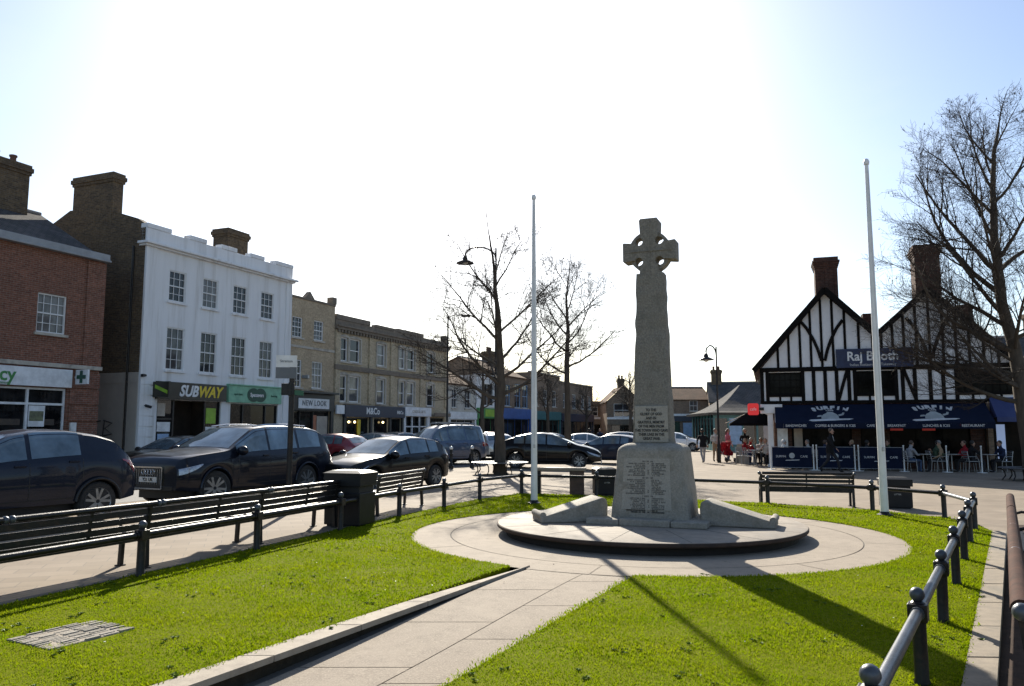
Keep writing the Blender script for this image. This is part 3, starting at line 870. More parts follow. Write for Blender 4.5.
# ------------------------------------------------------------------ street lamps, poles and the sign post
def lamp(label, x, y, h, side, arm, rz=0):
    t = thing('street_lamp', label, 'street lamp', (x, y, zg(x)), rz, 'street lamps in the square')
    MB().lathe([(.10,0),(.10,.9),(.075,1.0),(.062,1.1),(.05,h*.6),(.038,h)], 12).build('post', M['iron'], t, 40)
    c = []
    for k in range(10):
        a = R(200-k*22); c.append((side*(arm*.5-arm*.5*math.cos(PI*k/9)), 0, h-.5+.55*math.sin(PI*k/9*.92)+.0))
    MB().tube(c, .038, 8).build('swan_neck', M['iron'], t, 60)
    ex, ez = c[-1][0], c[-1][2]
    MB().lathe([(.03,ez+.02),(.07,ez-.02),(.12,ez-.12),(.13,ez-.2),(.40,ez-.33),(.42,ez-.37),(.36,ez-.37),(.1,ez-.25),(.02,ez-.2)], 20, (ex,0,0)).build('lamp_shade', M['iron'], t, 50)
    MB().ball((ex,0,ez-.36), .14, 12, sz=.8).build('lamp_glass', M['whiteplate'], t, 180)
    return t
lamp('tall swan neck street lamp rising beside the bare tree left of the flagpole', -.75, 36, 10.1, -1, 1.45)
lamp('street lamp with hanging shade standing near the people left of the timbered cafe', 10.9, 41.5, 6.15, -1, .55)
pc = thing('lamp_column', 'slim dark lighting column in front of the pale stone terrace', 'lamp column', (-3.72, 45, 0))
MB().lathe([(.09,0),(.09,1.2),(.06,1.3),(.045,8.2)], 10).build('post', M['iron'], pc, 40)
MB().tube([(0,0,8.1),(.4,0,8.25),(.9,0,8.2)], .03, 6).box(.8,-.1,8.12,1.3,.1,8.24).build('lamp_head', M['iron'], pc, 40)
sg = thing('sign_post', 'dark street sign post with a white and grey plate in front of the off roader', 'sign post', (-4.48, 15.9, 0), R(10))
MB().lathe([(.055,0),(.055,2.95)], 12).ball((0,0,2.95), .056, 10).build('post', M['iron'], sg, 40)
MB().box(-.06,-.09,2.34,-.0,.02,2.62).box(-.2,-.075,2.36,.06,-.04,2.60).build('bracket_box', M['iron'], sg, bevel=.01)
MB().box(-.32,-.062,2.93,.09,-.042,3.17).build('white_plate', M['whiteplate'], sg)
MB().box(-.32,-.062,2.70,.09,-.042,2.925).build('grey_plate', M['signgrey'], sg)
lettering('plate_lettering', 'Stratton', .075, (-.115,-.066,3.05), sg, M['iron_grey'], ext=.002)
MB().bar((.03,-.05,2.42),(.24,-.06,2.40),.02,.10).build('green_finger', mat('green_plate', (.02,.10,.05), .5), sg)
# ------------------------------------------------------------------ building materials
M['redbrick'] = brick_mat('red_brick', (.25,.105,.068), (.17,.07,.048), (.25,.19,.15), stainamt=.3)
M['redbrick2'] = brick_mat('red_chimney_brick', (.105,.045,.03), (.06,.028,.022), (.085,.07,.06), stainamt=.5)
M['stock'] = brick_mat('brown_stock_brick', (.165,.115,.065), (.095,.068,.046), (.15,.13,.105), stainamt=.5)
M['tanbrick'] = brick_mat('tan_brick', (.52,.41,.27), (.43,.335,.22), (.45,.38,.29), stain=(.17,.13,.09), stainamt=.45)
M['yellowbrick'] = brick_mat('yellow_gault_brick', (.54,.45,.305), (.44,.365,.245), (.46,.40,.31), stain=(.22,.18,.13), stainamt=.45)
M['brownbrick'] = brick_mat('brown_brick', (.29,.20,.135), (.21,.145,.10), (.26,.22,.18), stainamt=.4)
M['orangebrick'] = brick_mat('orange_brown_brick', (.27,.17,.09), (.20,.125,.07), (.2,.17,.13), stainamt=.4)
M['render'] = mat('white_render', (.80,.80,.80), .75, 0, (.73,.73,.735), 1.5, .7, .15, 60, .2, dirt=(.54,.525,.50), dscale=1.0, stretch=(1.4,1.4,.22), dstretch=(2.2,2.2,.14))
M['render2'] = mat('cream_render', (.56,.53,.47), .8, 0, (.48,.455,.40), 1.5, .8, .2, 60, .2, dirt=(.34,.32,.29), dscale=.8)
M['beige'] = mat('beige_painted_wall', (.46,.41,.35), .8, 0, (.39,.345,.30), 1.6, .8, .2, 40, .2)
M['trimstone'] = mat('stone_trim', (.52,.48,.41), .8, 0, (.40,.365,.31), 4, .8, .3, 50, .25, dirt=(.18,.16,.14), dscale=1.2)
M['darkstone'] = mat('sooty_stone', (.24,.20,.155), .85, 0, (.15,.125,.10), 4, .8, .4, 50, .25)
M['frame'] = mat('white_window_frame', (.74,.74,.73), .45, 0, (.66,.66,.65), 4, .6)
M['glass'] = glass_mat('window_glass'); M['glass2'] = glass_mat('window_glass_with_pale_blind', (.05,.052,.056)); M['glass3'] = glass_mat('window_glass_with_net_curtain', (.10,.10,.098)); M['glassdark'] = glass_mat('leaded_glass', (.005,.005,.005), .08, .03, .04)
M['shopglass'] = glass_mat('shop_glass', (.006,.006,.0065), .03, .01, .3)
M['slate'] = slate_mat('slate_roof', (.085,.085,.09), (.115,.11,.11))
M['tile'] = slate_mat('brown_tile_roof', (.14,.085,.06), (.105,.07,.052))
M['lead'] = mat('pale_lead_flashing', (.36,.34,.32), .6, 0, (.27,.26,.25), 5)
M['pot'] = mat('clay_pot', (.16,.085,.06), .8, 0, (.07,.05,.045), 9, .8)
M['darkfascia'] = mat('dark_olive_fascia', (.035,.033,.024), .35)
M['navy'] = mat('navy_fascia', (.012,.018,.045), .4, 0, (.018,.024,.05), 5)
M['blackpaint'] = mat('black_shop_paint', (.014,.014,.015), .35, 0, (.022,.022,.023), 6)
M['green'] = mat('pale_green_fascia', (.22,.50,.33), .4)
M['dkgreen'] = mat('dark_green', (.008,.075,.045), .4)
M['midgreen'] = mat('letter_green', (.06,.25,.07), .45)
M['white'] = mat('white_letters', (.82,.82,.82), .4)
M['whiteboard'] = mat('white_sign_board', (.78,.80,.82), .3)
M['yellow'] = mat('yellow_letters', (.80,.60,.03), .4)
M['lime'] = mat('lime_sign', (.30,.52,.04), .4)
M['blue'] = mat('blue_shop_paint', (.03,.10,.36), .4)
M['paleblue'] = mat('pale_blue_paint', (.28,.42,.62), .5)
M['teal'] = mat('teal_shop_paint', (.04,.16,.17), .45)
M['redsign'] = mat('red_sign', (.55,.03,.03), .4)
M['orange'] = mat('orange_panel', (.45,.16,.08), .6)
M['buff'] = mat('buff_panel', (.46,.40,.33), .6, 0, (.35,.3,.25), 3)
M['mauve'] = mat('mauve_panel', (.30,.24,.42), .5)
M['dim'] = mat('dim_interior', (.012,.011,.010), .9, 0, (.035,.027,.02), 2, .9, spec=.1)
M['shelf'] = mat('stocked_shelf', (.10,.07,.045), .8, 0, (.03,.028,.03), 14, 1)
M['graffiti'] = mat('graffiti_paint', (.05,.045,.045), .7)

def wall_front(mb, x0, x1, z0, z1, ops, y=0, rev=.14, mi=0, rmi=None):
    """front face at y with holes and their reveals"""
    rmi = mi if rmi is None else rmi
    xs = sorted({x0, x1, *[o[0] for o in ops], *[o[2] for o in ops]}); zs = sorted({z0, z1, *[o[1] for o in ops], *[o[3] for o in ops]})
    for i in range(len(xs)-1):
        for j in range(len(zs)-1):
            cx, cz = (xs[i]+xs[i+1])/2, (zs[j]+zs[j+1])/2
            if any(o[0] < cx < o[2] and o[1] < cz < o[3] for o in ops): continue
            mb.quad((xs[i],y,zs[j]), (xs[i+1],y,zs[j]), (xs[i+1],y,zs[j+1]), (xs[i],y,zs[j+1]), mi)
    for a, c, b, d in ops:
        mb.quad((a,y,c),(a,y,d),(a,y+rev,d),(a,y+rev,c), rmi); mb.quad((b,y,d),(b,y,c),(b,y+rev,c),(b,y+rev,d), rmi)
        mb.quad((a,y,d),(b,y,d),(b,y+rev,d),(a,y+rev,d), rmi); mb.quad((b,y,c),(a,y,c),(a,y+rev,c),(b,y+rev,c), rmi)

def shell(mb, L, D, z1, ops, rev=.14, mi=0, z0=-.25, x0=0):
    wall_front(mb, x0, L, z0, z1, ops, 0, rev, mi)
    mb.quad((x0,D,z0),(x0,0,z0),(x0,0,z1),(x0,D,z1), mi); mb.quad((L,0,z0),(L,D,z0),(L,D,z1),(L,0,z1), mi)
    mb.quad((L,D,z0),(x0,D,z0),(x0,D,z1),(L,D,z1), mi)

def window(par, a, c, b, d, y=.10, nx=2, ny=2, fm=None, sill=None, fw=.055, gm=None, name='window', rail=True, bar=.022):
    f = MB(); fm = fm or M['frame']
    f.box(a, y-.03, c, a+fw, y+.04, d).box(b-fw, y-.03, c, b, y+.04, d).box(a+fw, y-.03, d-fw, b-fw, y+.04, d).box(a+fw, y-.03, c, b-fw, y+.04, c+fw)
    if rail: f.box(a+fw, y-.022, (c+d)/2-.025, b-fw, y+.035, (c+d)/2+.025)
    for k in range(1, nx): x = a+(b-a)*k/nx; f.box(x-bar/2, y-.005, c+fw, x+bar/2, y+.02, d-fw)
    for k in range(1, ny):
        z = c+(d-c)*k/ny
        if rail and abs(z-(c+d)/2) < .04: continue
        f.box(a+fw, y-.003, z-bar/2, b-fw, y+.018, z+bar/2)
    w_ = f.build(name, fm, par)
    MB().quad((a+.02,y+.028,c+.02),(b-.02,y+.028,c+.02),(b-.02,y+.028,d-.02),(a+.02,y+.028,d-.02)).build('pane', gm or rnd.choice([M['glass'], M['glass'], M['glass2'], M['glass3']]), w_)
    if sill: MB().box(a-.08, -.09, c-.10, b+.08, .07, c-.004).build('sill', sill, w_)
    return w_

def chimney(par, x0, x1, y0, y1, z0, z1, m, pots=0, name='chimney'):
    c = MB().box(x0, y0, z0, x1, y1, z1-.42)
    c.box(x0-.05, y0-.05, z1-.419, x1+.05, y1+.05, z1-.30).box(x0-.10, y0-.10, z1-.299, x1+.10, y1+.10, z1-.12).box(x0-.05, y0-.05, z1-.119, x1+.05, y1+.05, z1)
    o = c.build(name, m, par)
    for k in range(pots):
        x = x0+(x1-x0)*(k+.5)/pots
        MB().lathe([(.13,z1),(.11,z1+.3),(.15,z1+.34),(.15,z1+.4),(.1,z1+.42)], 12, (x,(y0+y1)/2,0)).build('chimney_pot', M['pot'], o, 50)
    return o

def gable_roof(par, x0, x1, y0, y1, ze, yr, zr, m, ov=.15, name='roof', ridge=True):
    r = MB(); x0 -= ov; x1 += ov; t = .12
    for dz, fl in ((0, 0), (-t, 1)):
        for A in (((x0,y0-ov,ze+dz),(x1,y0-ov,ze+dz),(x1,yr,zr+dz),(x0,yr,zr+dz)), ((x0,yr,zr+dz),(x1,yr,zr+dz),(x1,y1+ov,ze+dz),(x0,y1+ov,ze+dz))):
            r.quad(*(A[::-1] if fl else A))
    for x, fl in ((x0, 0), (x1, 1)):
        for (ya, za, yb, zb) in ((y0-ov,ze,yr,zr),(yr,zr,y1+ov,ze)):
            A = ((x,ya,za),(x,yb,zb),(x,yb,zb-t),(x,ya,za-t)); r.quad(*(A if not fl else A[::-1]))
    r.quad((x0,y0-ov,ze-t),(x1,y0-ov,ze-t),(x1,y0-ov,ze),(x0,y0-ov,ze))
    o = r.build(name, m, par)
    if ridge: MB().tube([(x0,yr,zr+.01),(x1,yr,zr+.01)], .09, 8).build('ridge', M['lead'], o)
    return o

ROT = R(90-22.66)
def terrace(name, label, s0, cat='building', group=None):
    p = A0+ur*s0
    return thing(name, label, cat, (p.x, p.y, 0), ROT, group)

# ================================================================== red brick pharmacy
rb = terrace('brick_shop', 'red brick two storey shop with a white pharmacy fascia at left edge', -16); L = 14.08
X = lambda s: s+16
wins = [(X(-4.61), 5.13, X(-3.46), 6.57), (X(-9.2), 5.13, X(-8.05), 6.57), (X(-13.6), 5.13, X(-12.4), 6.57)]
shop = (X(-9.6), .55, X(-3.25), 3.14)
w_ = MB(); shell(w_, L, 8, 8.15, wins+[shop], .16); w_.box(X(-2.7), -.06, 4.06, L+.02, -.002, 8.1)
for k in range(6): w_.box(X(-3.15), -.05, .1+k*.62, L+.01, -.002, .1+k*.62+.56)
w_.build('wall', M['redbrick'], rb)
MB().box(-.1, -.28, 8.15, L+.06, .35, 8.24).box(-.1, -.22, 8.241, L+.04, .35, 8.46).build('coping', mat('grey_coping', (.33,.35,.37), .7, 0, (.24,.25,.26), 3, .8), rb, bevel=.02)
MB().box(-.1, -.14, 3.90, L+.03, .02, 4.05).build('string_course', M['trimstone'], rb, bevel=.015)
for a in wins: window(rb, *a, .08, 4, 4, sill=M['trimstone'])
window(rb, X(-9.6), .55, X(-3.25), 3.14, .10, 1, 1, fm=M['whiteboard'], rail=False, gm=M['shopglass'], name='shop_window', fw=.07)
for s in (-7.9, -6.3, -4.72): MB().box(X(s)-.04, .05, .62, X(s)+.04, .12, 3.07).build('mullion', M['whiteboard'], rb)
MB().box(X(-9.5), .055, 2.52, X(-3.32), .118, 2.60).build('transom', M['whiteboard'], rb)
for s, wd in ((-8.9,.8),(-7.5,.9),(-6.0,1.1),(-4.1,.5)):
    for z in (.9, 1.35, 1.8): MB().box(X(s), .105, z, X(s)+wd, .126, z+.22).build('shelf_display', M['shelf'], rb)
po = MB().box(X(-4.62), .09, 1.75, X(-4.0), .124, 2.50).build('poster', M['whiteboard'], rb)
MB().box(X(-4.58), .082, 1.95, X(-4.05), .0895, 2.3).build('poster_picture', mat('poster_picture', (.22,.24,.12), .5, 0, (.06,.06,.05), 7, 1), po)
MB().box(X(-6.2), .09, 1.5, X(-5.7), .124, 2.45).build('poster', mat('pale_green_poster', (.5,.66,.6), .5), rb)
fs = MB().box(X(-9.7), -.16, 3.18, X(-3.17), -.003, 3.84).build('fascia', M['whiteboard'], rb, bevel=.01)
lettering('fascia_lettering', 'pharmacy', .66, (X(-5.35), -.163, 3.53), rb, M['midgreen'], align='RIGHT', fat=.012)
lettering('fascia_strapline', 'your local chemist', .14, (X(-5.6), -.163, 3.25), rb, M['midgreen'], align='RIGHT')
xs_ = MB().box(X(-3.02), -.75, 3.32, X(-2.94), -.12, 3.86).box(X(-3.0), -.13, 3.55, X(-2.96), 0, 3.62).build('projecting_sign', M['whiteboard'], rb)
MB().box(X(-3.036), -.50, 3.36, X(-3.021), -.36, 3.82).box(X(-3.036), -.66, 3.52, X(-3.021), -.501, 3.66).box(X(-3.036), -.359, 3.52, X(-3.021), -.2, 3.66).build('green_cross', M['dkgreen'], xs_)
MB().box(X(-3.1), -.13, 1.52, X(-2.86), -.052, 1.90).build('letter_box', M['whiteplate'], rb, bevel=.01)
gable_roof(rb, .2, L-.1, .2, 7.8, 8.3, 4, 10.55, M['slate'])
chimney(rb, X(-5.0), X(-2.85), 3.4, 4.5, 9.3, 12.25, M['stock'], 3)
gw = MB(); gw.add([(L-.02,.3,8.1),(L-.02,7.7,8.1),(L-.02,4,10.4)], [(0,1,2)]).build('gable', M['stock'], rb)

# ================================================================== white three storey house
wb = terrace('stucco_building', 'white three storey building with twelve pane sashes and a notched parapet', 0); L = 9.43
WX = [1.28, 3.22, 5.16, 7.1]
ops = [(x, 7.15, x+.95, 8.5) for x in WX]+[(x, 4.18, x+1.0, 6.02) for x in WX]
shops = [(.95, 0.15, 4.65, 2.9), (5.25, .45, 8.62, 2.85)]
w_ = MB(); shell(w_, L, 9, 9.3, ops+shops, .13)
w_.box(-.012, -.05, -.2, .52, -.002, 9.28).box(L-.45, -.05, -.2, L+.004, -.002, 9.28)
for k in range(9): w_.box(.0, -.075, .05+k*.43, .75, -.0525, .05+k*.43+.39)
w_.build('wall', M['render'], wb)
co_ = MB().box(-.12, -.16, 9.28, L+.1, .3, 9.36).box(-.22, -.30, 9.361, L+.2, .3, 9.47).build('cornice', M['render'], wb, bevel=.02)
pp = MB().box(-.02, -.04, 9.471, L+.02, .3, 10.06)
for a, b in ((-.03,1.25),(2.3,3.3),(4.22,5.25),(6.2,7.2),(8.05,L+.03)): pp.box(a, -.07, 10.061, b, .33, 10.26)
pp.build('parapet', M['render'], wb, bevel=.02)
for i, a in enumerate(ops): window(wb, *a, .06, 3, 4, sill=M['render'])
# brown brick flank with shoulders and stack
fl = MB(); prof = [(.06,3.99),(.06,9.4),(.06,10.2),(.55,10.5),(1.95,10.95),(4.65,11.28),(5.8,10.75),(9,8.4),(9,3.99)]
n_ = len(prof); fl.v += [(-.02, p[0], p[1]) for p in prof]+[(.28, p[0], p[1]) for p in prof]
fl.f += [tuple(range(n_))[::-1], tuple(range(n_, 2*n_))]; fl.m += [0, 0]
for i in range(n_): j = (i+1) % n_; fl.f.append((i, j, n_+j, n_+i)); fl.m.append(0)
bm_ = fl.build('flank_wall', M['stock'], wb)
_b = bmesh.new(); _b.from_mesh(bm_.data); bmesh.ops.recalc_face_normals(_b, faces=_b.faces); _b.to_mesh(bm_.data); _b.free()
lowf = MB().box(-.05, .05, -.2, -.021, 9, 3.985).box(-.065, .05, 3.55, -.051, 9, 3.60).build('painted_flank', M['beige'], wb)
gr = MB()
for pts in ([(1.30,1.95),(1.95,2.0)],[(1.62,1.98),(1.66,1.5),(1.78,1.42)],[(2.15,2.0),(2.1,1.4)],[(2.1,2.02),(2.6,1.9),(2.2,1.68),(2.62,1.45),(1.95,1.36)]):
    # mirrored so that it reads from the street
    gr.tube([(-.052, 3.95-y, z) for y, z in pts], .028, 6)
gr.build('graffiti', M['graffiti'], wb)
MB().tube([(-.09,.62,0),(-.09,.62,9.3)], .05, 8).build('drainpipe', M['iron'], wb)
chimney(wb, -.03, .5, 2.1, 4.5, 10.6, 12.72, M['stock'])
chimney(wb, 7.45, 8.95, 2.6, 3.6, 9.3, 12.1, M['stock'])
rf = MB().add([(.29,.31,9.3),(L,.31,9.3),(L,5,10.6),(.29,5,10.6),(L,9,8.4),(.29,9,8.4)], [(0,1,2,3),(3,2,4,5)]).build('roof', M['slate'], wb)
MB().box(-.06,-.25,3.78,.02,-.12,3.9).tube([(.12,-.2,3.85),(.12,-.05,3.85)], .05, 8).tube([(.35,-.32,2.55),(.3,-.05,2.62)], .06, 8).build('alarm_camera', M['blackpaint'], wb)
# sandwich shop
f1 = MB().box(.78, -.20, 2.92, 4.76, -.003, 3.66).build('fascia', M['darkfascia'], wb, bevel=.01)
lettering('fascia_lettering', 'SUB', .66, (2.98, -.204, 3.28), f1, M['white'], align='RIGHT', shear=.28, fat=.024, sx=.92)
lettering('fascia_lettering', 'WAY', .66, (2.99, -.204, 3.28), f1, M['yellow'], align='LEFT', shear=.28, fat=.024, sx=.92)
q = MB().box(.62, -.95, 2.98, .72, -.06, 3.62).build('projecting_sign', M['darkfascia'], f1)
MB().add([(.612,-.9,3.1),(.612,-.2,3.35),(.612,-.2,3.5),(.612,-.9,3.25)], [(0,1,2,3)]).build('sign_stripe', M['lime'], q)
st_ = MB().box(.95,.10,.15,1.0,.14,2.9).box(1.88,.08,.15,1.96,.14,2.9).box(3.7,.08,.15,3.78,.14,2.9).box(4.6,.08,.15,4.65,.14,2.9).box(1.0,.1,.15,1.88,.14,.6).box(3.78,.1,.15,4.6,.14,.6).box(1.0,.1,2.05,1.88,.139,2.12).build('shopfront', M['blackpaint'], wb)
MB().quad((.95,.135,.15),(1.9,.135,.15),(1.9,.135,2.9),(.95,.135,2.9)).build('shop_pane', M['shopglass'], st_)
MB().quad((3.74,.135,.15),(4.65,.135,.15),(4.65,.135,2.9),(3.74,.135,2.9)).build('shop_pane', M['shopglass'], st_)
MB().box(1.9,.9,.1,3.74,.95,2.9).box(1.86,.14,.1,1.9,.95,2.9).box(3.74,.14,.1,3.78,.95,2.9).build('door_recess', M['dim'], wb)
for (a, c, b, d, m) in ((1.08,2.2,1.5,2.75,'buff'),(1.1,1.55,1.8,1.95,'whiteboard'),(1.15,.85,1.75,1.45,'paleblue'),(3.85,1.9,4.45,2.6,'lime'),(3.84,1.2,4.5,1.75,'whiteboard')):
    MB().box(a,.112,c,b,.131,d).build('window_poster', M[m], st_)
# optician
f2 = MB().box(4.93, -.18, 2.90, 8.68, -.003, 3.70).box(4.93, -.24, 3.701, 8.68, -.003, 3.76).build('fascia', M['green'], wb, bevel=.008)
ov = MB()
for cx_ in (6.58, 7.08):
    ov.xprism([(cx_+.42*math.cos(2*PI*k/28), 3.29+.335*math.sin(2*PI*k/28)) for k in range(28)], -.196-.002*(cx_ > 7), -.182)
ov.build('double_oval', M['dkgreen'], f2)
lettering('fascia_lettering', 'Specsavers', .255, (6.83, -.20, 3.29), f2, M['white'], fat=.006, sx=.85)
lettering('fascia_side_lettering', 'opticians', .16, (5.55, -.184, 3.29), f2, M['dkgreen'])
lettering('fascia_side_lettering', 'hearing', .16, (8.1, -.184, 3.29), f2, M['dkgreen'])
window(wb, 5.25, .45, 8.62, 2.85, .09, 1, 1, fm=M['blackpaint'], rail=False, gm=M['shopglass'], name='shop_window')
for x in (6.15, 7.75): MB().box(x-.03, .05, .5, x+.03, .11, 2.8).build('mullion', M['blackpaint'], wb)
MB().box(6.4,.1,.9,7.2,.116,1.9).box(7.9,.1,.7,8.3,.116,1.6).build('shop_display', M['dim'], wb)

# ================================================================== tan brick clothes shop
tb = terrace('tan_brick_building', 'narrow tan brick three storey building with a black shopfront', 9.47); L = 3.86
ops = [(.1,6.5,.95,7.6),(1.95,6.5,2.8,7.6),(.1,3.85,.98,5.32),(1.87,3.85,2.8,5.32)]
w_ = MB(); shell(w_, L, 9, 8.6, ops+[(.25,.1,3.6,2.62)], .13); w_.build('wall', M['tanbrick'], tb)
cp_ = MB().box(-.02,-.05,8.6,L+.02,.3,8.72).box(L-.35,-.08,8.721,L+.05,.33,9.12).xprism([(1.1,8.721),(1.95,8.721),(1.53,9.12)],-.03,.25)
cp_.build('parapet', M['darkstone'], tb, bevel=.02)
MB().box(-.0,-.045,5.95,L,-.002,6.08).build('string_course', M['trimstone'], tb)
for a in ops: window(tb, *a, .07, 3, 4, sill=M['trimstone'])
MB().box(.08,-.45,3.55,L-.03,-.003,3.66).box(.1,-.16,2.62,L-.05,-.003,3.549).box(.1,-.12,.05,.3,-.003,2.619).box(3.55,-.12,.05,L-.05,-.003,2.619).build('shopfront', M['blackpaint'], tb, bevel=.01)
f3 = MB().box(.58,-.20,2.74,3.25,-.162,3.28).build('fascia', M['whiteboard'], tb)
lettering('fascia_lettering', 'NEW LOOK', .40, (1.92,-.205,3.02), f3, M['signgrey'], sx=.9, space=1.15, fat=.004)
window(tb, .3, .1, 3.55, 2.62, .09, 1, 1, fm=M['blackpaint'], rail=False, gm=M['shopglass'], name='shop_window')
MB().box(2.15,.05,.2,2.45,.1,2.4).build('orange_curtain', M['orange'], tb); MB().box(2.5,.05,.2,3.45,.1,2.35).build('buff_screen', M['buff'], tb)
for x in (.95, 2.08): MB().box(x,.02,.1,x+.05,.12,2.6).build('mullion', M['blackpaint'], tb)
MB().box(1.0,-.4,4.35,1.14,-.02,4.5).ball((1.2,-.2,4.42),.12,8).build('wall_lamp', M['galv'], tb)

# ================================================================== gault brick terrace with arched sashes
sbld = terrace('stone_terrace', 'long yellow brick terrace with arched sash windows and a dark parapet', 13.37); L = 13.95
X = lambda s: s-13.37
def archwin(par, a, c, b, d):
    window(par, a, c, b, d, .09, 1, 2, fm=M['frame'], sill=M['trimstone'], fw=.075)
pairs = [(13.92,14.66),(14.84,15.95),(17.8,18.78),(20.43,21.25),(21.46,22.5),(24.22,25.28)]
ops = [(X(a),5.55,X(b),6.95) for a, b in pairs]+[(X(a),3.2,X(b),4.75) for a, b in pairs]
shops = [(X(14.5),.1,X(17.0),2.3),(X(17.6),.1,X(19.2),2.3),(X(19.5),.1,X(20.8),2.3),(X(21.3),.4,X(24.1),2.45),(X(24.8),.1,X(26.8),2.4)]
w_ = MB(); shell(w_, L, 9, 7.35, ops+shops, .15)
for s in (13.4, 16.85, 19.35, 23.2, 26.85): w_.box(X(s), -.09, 3.15, X(s)+.42, -.002, 7.3)
w_.build('wall', M['yellowbrick'], sbld)
for a in ops: archwin(sbld, *a)
for a, c, b, d in ops:       # stone surrounds with a shallow arched head
    su = MB()
    su.box(a-.11,-.05,c,a-.003,-.002,d).box(b+.003,-.05,c,b+.11,-.002,d)
    k = 8; hd_ = [(a-.11+(b-a+.22)*i/k, d+.05+.13*math.sin(PI*i/k)) for i in range(k+1)]
    su.xprism([(b+.11,d+.001),(a-.11,d+.001)]+hd_, -.055, -.002)
    su.build('window_surround', M['trimstone'], sbld)
MB().box(-.03,-.12,5.02,L+.02,-.002,5.32).build('string_course', M['darkstone'], sbld, bevel=.02)
pa = MB().box(-.05,-.22,7.35,L+.05,.3,7.50).box(-.05,-.30,7.501,L+.05,.3,7.62).box(-.0,-.05,7.621,L,.28,7.92)
for a, b, z in ((13.4,16.9,8.22),(17.6,19.7,8.1),(20.2,23.6,8.16),(26.75,27.3,8.4)): pa.box(X(a),-.09,7.921,X(b),.31,z)
for k in range(44): pa.box(.1+k*.315,-.20,7.18,.24+k*.315,-.0525,7.349)
pa.build('parapet', M['darkstone'], sbld, bevel=.015)
MB().box(X(14.25),-.22,2.34,X(20.95),-.003,3.04).build('fascia', M['navy'], sbld, bevel=.01)
lettering('fascia_lettering', 'M&Co', .56, (X(17.15),-.226,2.70), sbld, M['white'], fat=.012)
lettering('fascia_side_lettering', 'M&Co', .3, (X(20.35),-.226,2.68), sbld, M['white'], fat=.004)
MB().box(X(13.45),-.2,2.5,X(14.2),-.1,3.0).build('hanging_board', M['whiteboard'], sbld)
for s in (14.3,17.05,19.25,20.8): MB().box(X(s),-.12,.02,X(s)+.22,-.003,2.339).build('shop_pilaster', M['blackpaint'], sbld)
MB().box(X(20.98),-.25,2.48,X(24.5),-.003,3.08).box(X(20.98),-.14,.02,X(21.25),-.003,2.479).box(X(24.15),-.14,.02,X(24.5),-.003,2.479).box(X(22.1),-.1,.4,X(22.2),-.003,2.479).box(X(23.1),-.1,.4,X(23.2),-.003,2.479).box(X(21.3),-.1,1.75,X(24.1),-.06,1.83).build('white_shopfront', M['whiteboard'], sbld, bevel=.01)
lettering('fascia_lettering', 'CARDS & GIFTS', .26, (X(22.75),-.254,2.78), sbld, M['buff'])
MB().box(X(24.6),-.5,2.5,X(26.95),-.003,2.62).box(X(24.6),-.5,2.621,X(26.95),-.4,2.75).build('canopy', M['darkstone'], sbld)
for o_ in shops: window(sbld, *o_, .10, 2 if o_[2]-o_[0] > 1.8 else 1, 1, fm=M['blackpaint'], rail=False, gm=M['shopglass'], name='shop_window')
wlm = emit_mat('warm_lamp', (1,.75,.35), 3)
for s in (14.9,15.5,18.6): MB().ball((X(s),-.02,2.05),.07,8).build('spot_lamp', wlm, sbld)
MB().box(X(15.9),.03,.2,X(16.2),.09,2.2).build('yellow_banner', M['yellow'], sbld)
rf = MB().add([(0,.31,7.4),(L,.31,7.4),(L,5,8.1),(0,5,8.1),(L,9,7.4),(0,9,7.4)], [(0,1,2,3),(3,2,4,5)]).build('roof', M['slate'], sbld)

# ================================================================== the rest of the terrace
def simple_terrace(name, label, s0, s1, H, wallm, roofm, ridge, wins, shopm, fz=(2.6,3.3), D=8, chim=(), shopops=None, trim='trimstone', fm=None, sign=None, signm='white'):
    t = terrace(name, label, s0, group=None); L = s1-s0
    so_ = shopops or [(.35,.1,L-.35,fz[0])]
    w_ = MB(); shell(w_, L, D, H, wins+so_, .13)
    if ridge: w_.add([(0,0,H),(0,D,H),(0,D/2,ridge-.1)], [(0,1,2)]); w_.add([(L,0,H),(L,D,H),(L,D/2,ridge-.1)], [(0,2,1)])
    w_.build('wall', wallm, t)
    for a in wins: window(t, *a, .08, 2, 2, sill=M[trim], fm=fm)
    MB().box(.1,-.2,fz[0],L-.1,-.003,fz[1]).box(.1,-.12,.02,.34,-.003,fz[0]-.001).box(L-.34,-.12,.02,L-.1,-.003,fz[0]-.001).build('fascia', shopm, t, bevel=.01)
    for o_ in so_: window(t, *o_, .1, max(2, int((o_[2]-o_[0])/1.3)), 1, fm=shopm, rail=False, gm=M['shopglass'], name='shop_window')
    if ridge: gable_roof(t, 0, L, 0, D, H, D/2, ridge, roofm, .1)
    else:
        MB().box(-.02,-.14,H,L+.02,.25,H+.12).build('parapet', M[trim], t); MB().quad((0,.2,H-.1),(L,.2,H-.1),(L,D,H-.1),(0,D,H-.1)).build('roof', roofm, t)
    for (a, b, z) in chim: chimney(t, a, b, D/2-.5, D/2+.5, H, z, M['stock'], 3)
    if sign: lettering('fascia_lettering', sign, .42, (L*.5,-.204,(fz[0]+fz[1])/2), t, M[signm])
    return t
simple_terrace('rendered_cottage', 'low cream rendered house with a brown tiled roof beyond the yellow terrace', 27.35, 32.2, 5.0, M['render2'], M['tile'], 7.3, [(.7,3.2,1.6,4.6),(2.9,3.2,4.0,4.6)], M['whiteboard'], (2.35,2.9), chim=((-.0,1.1,8.35),))
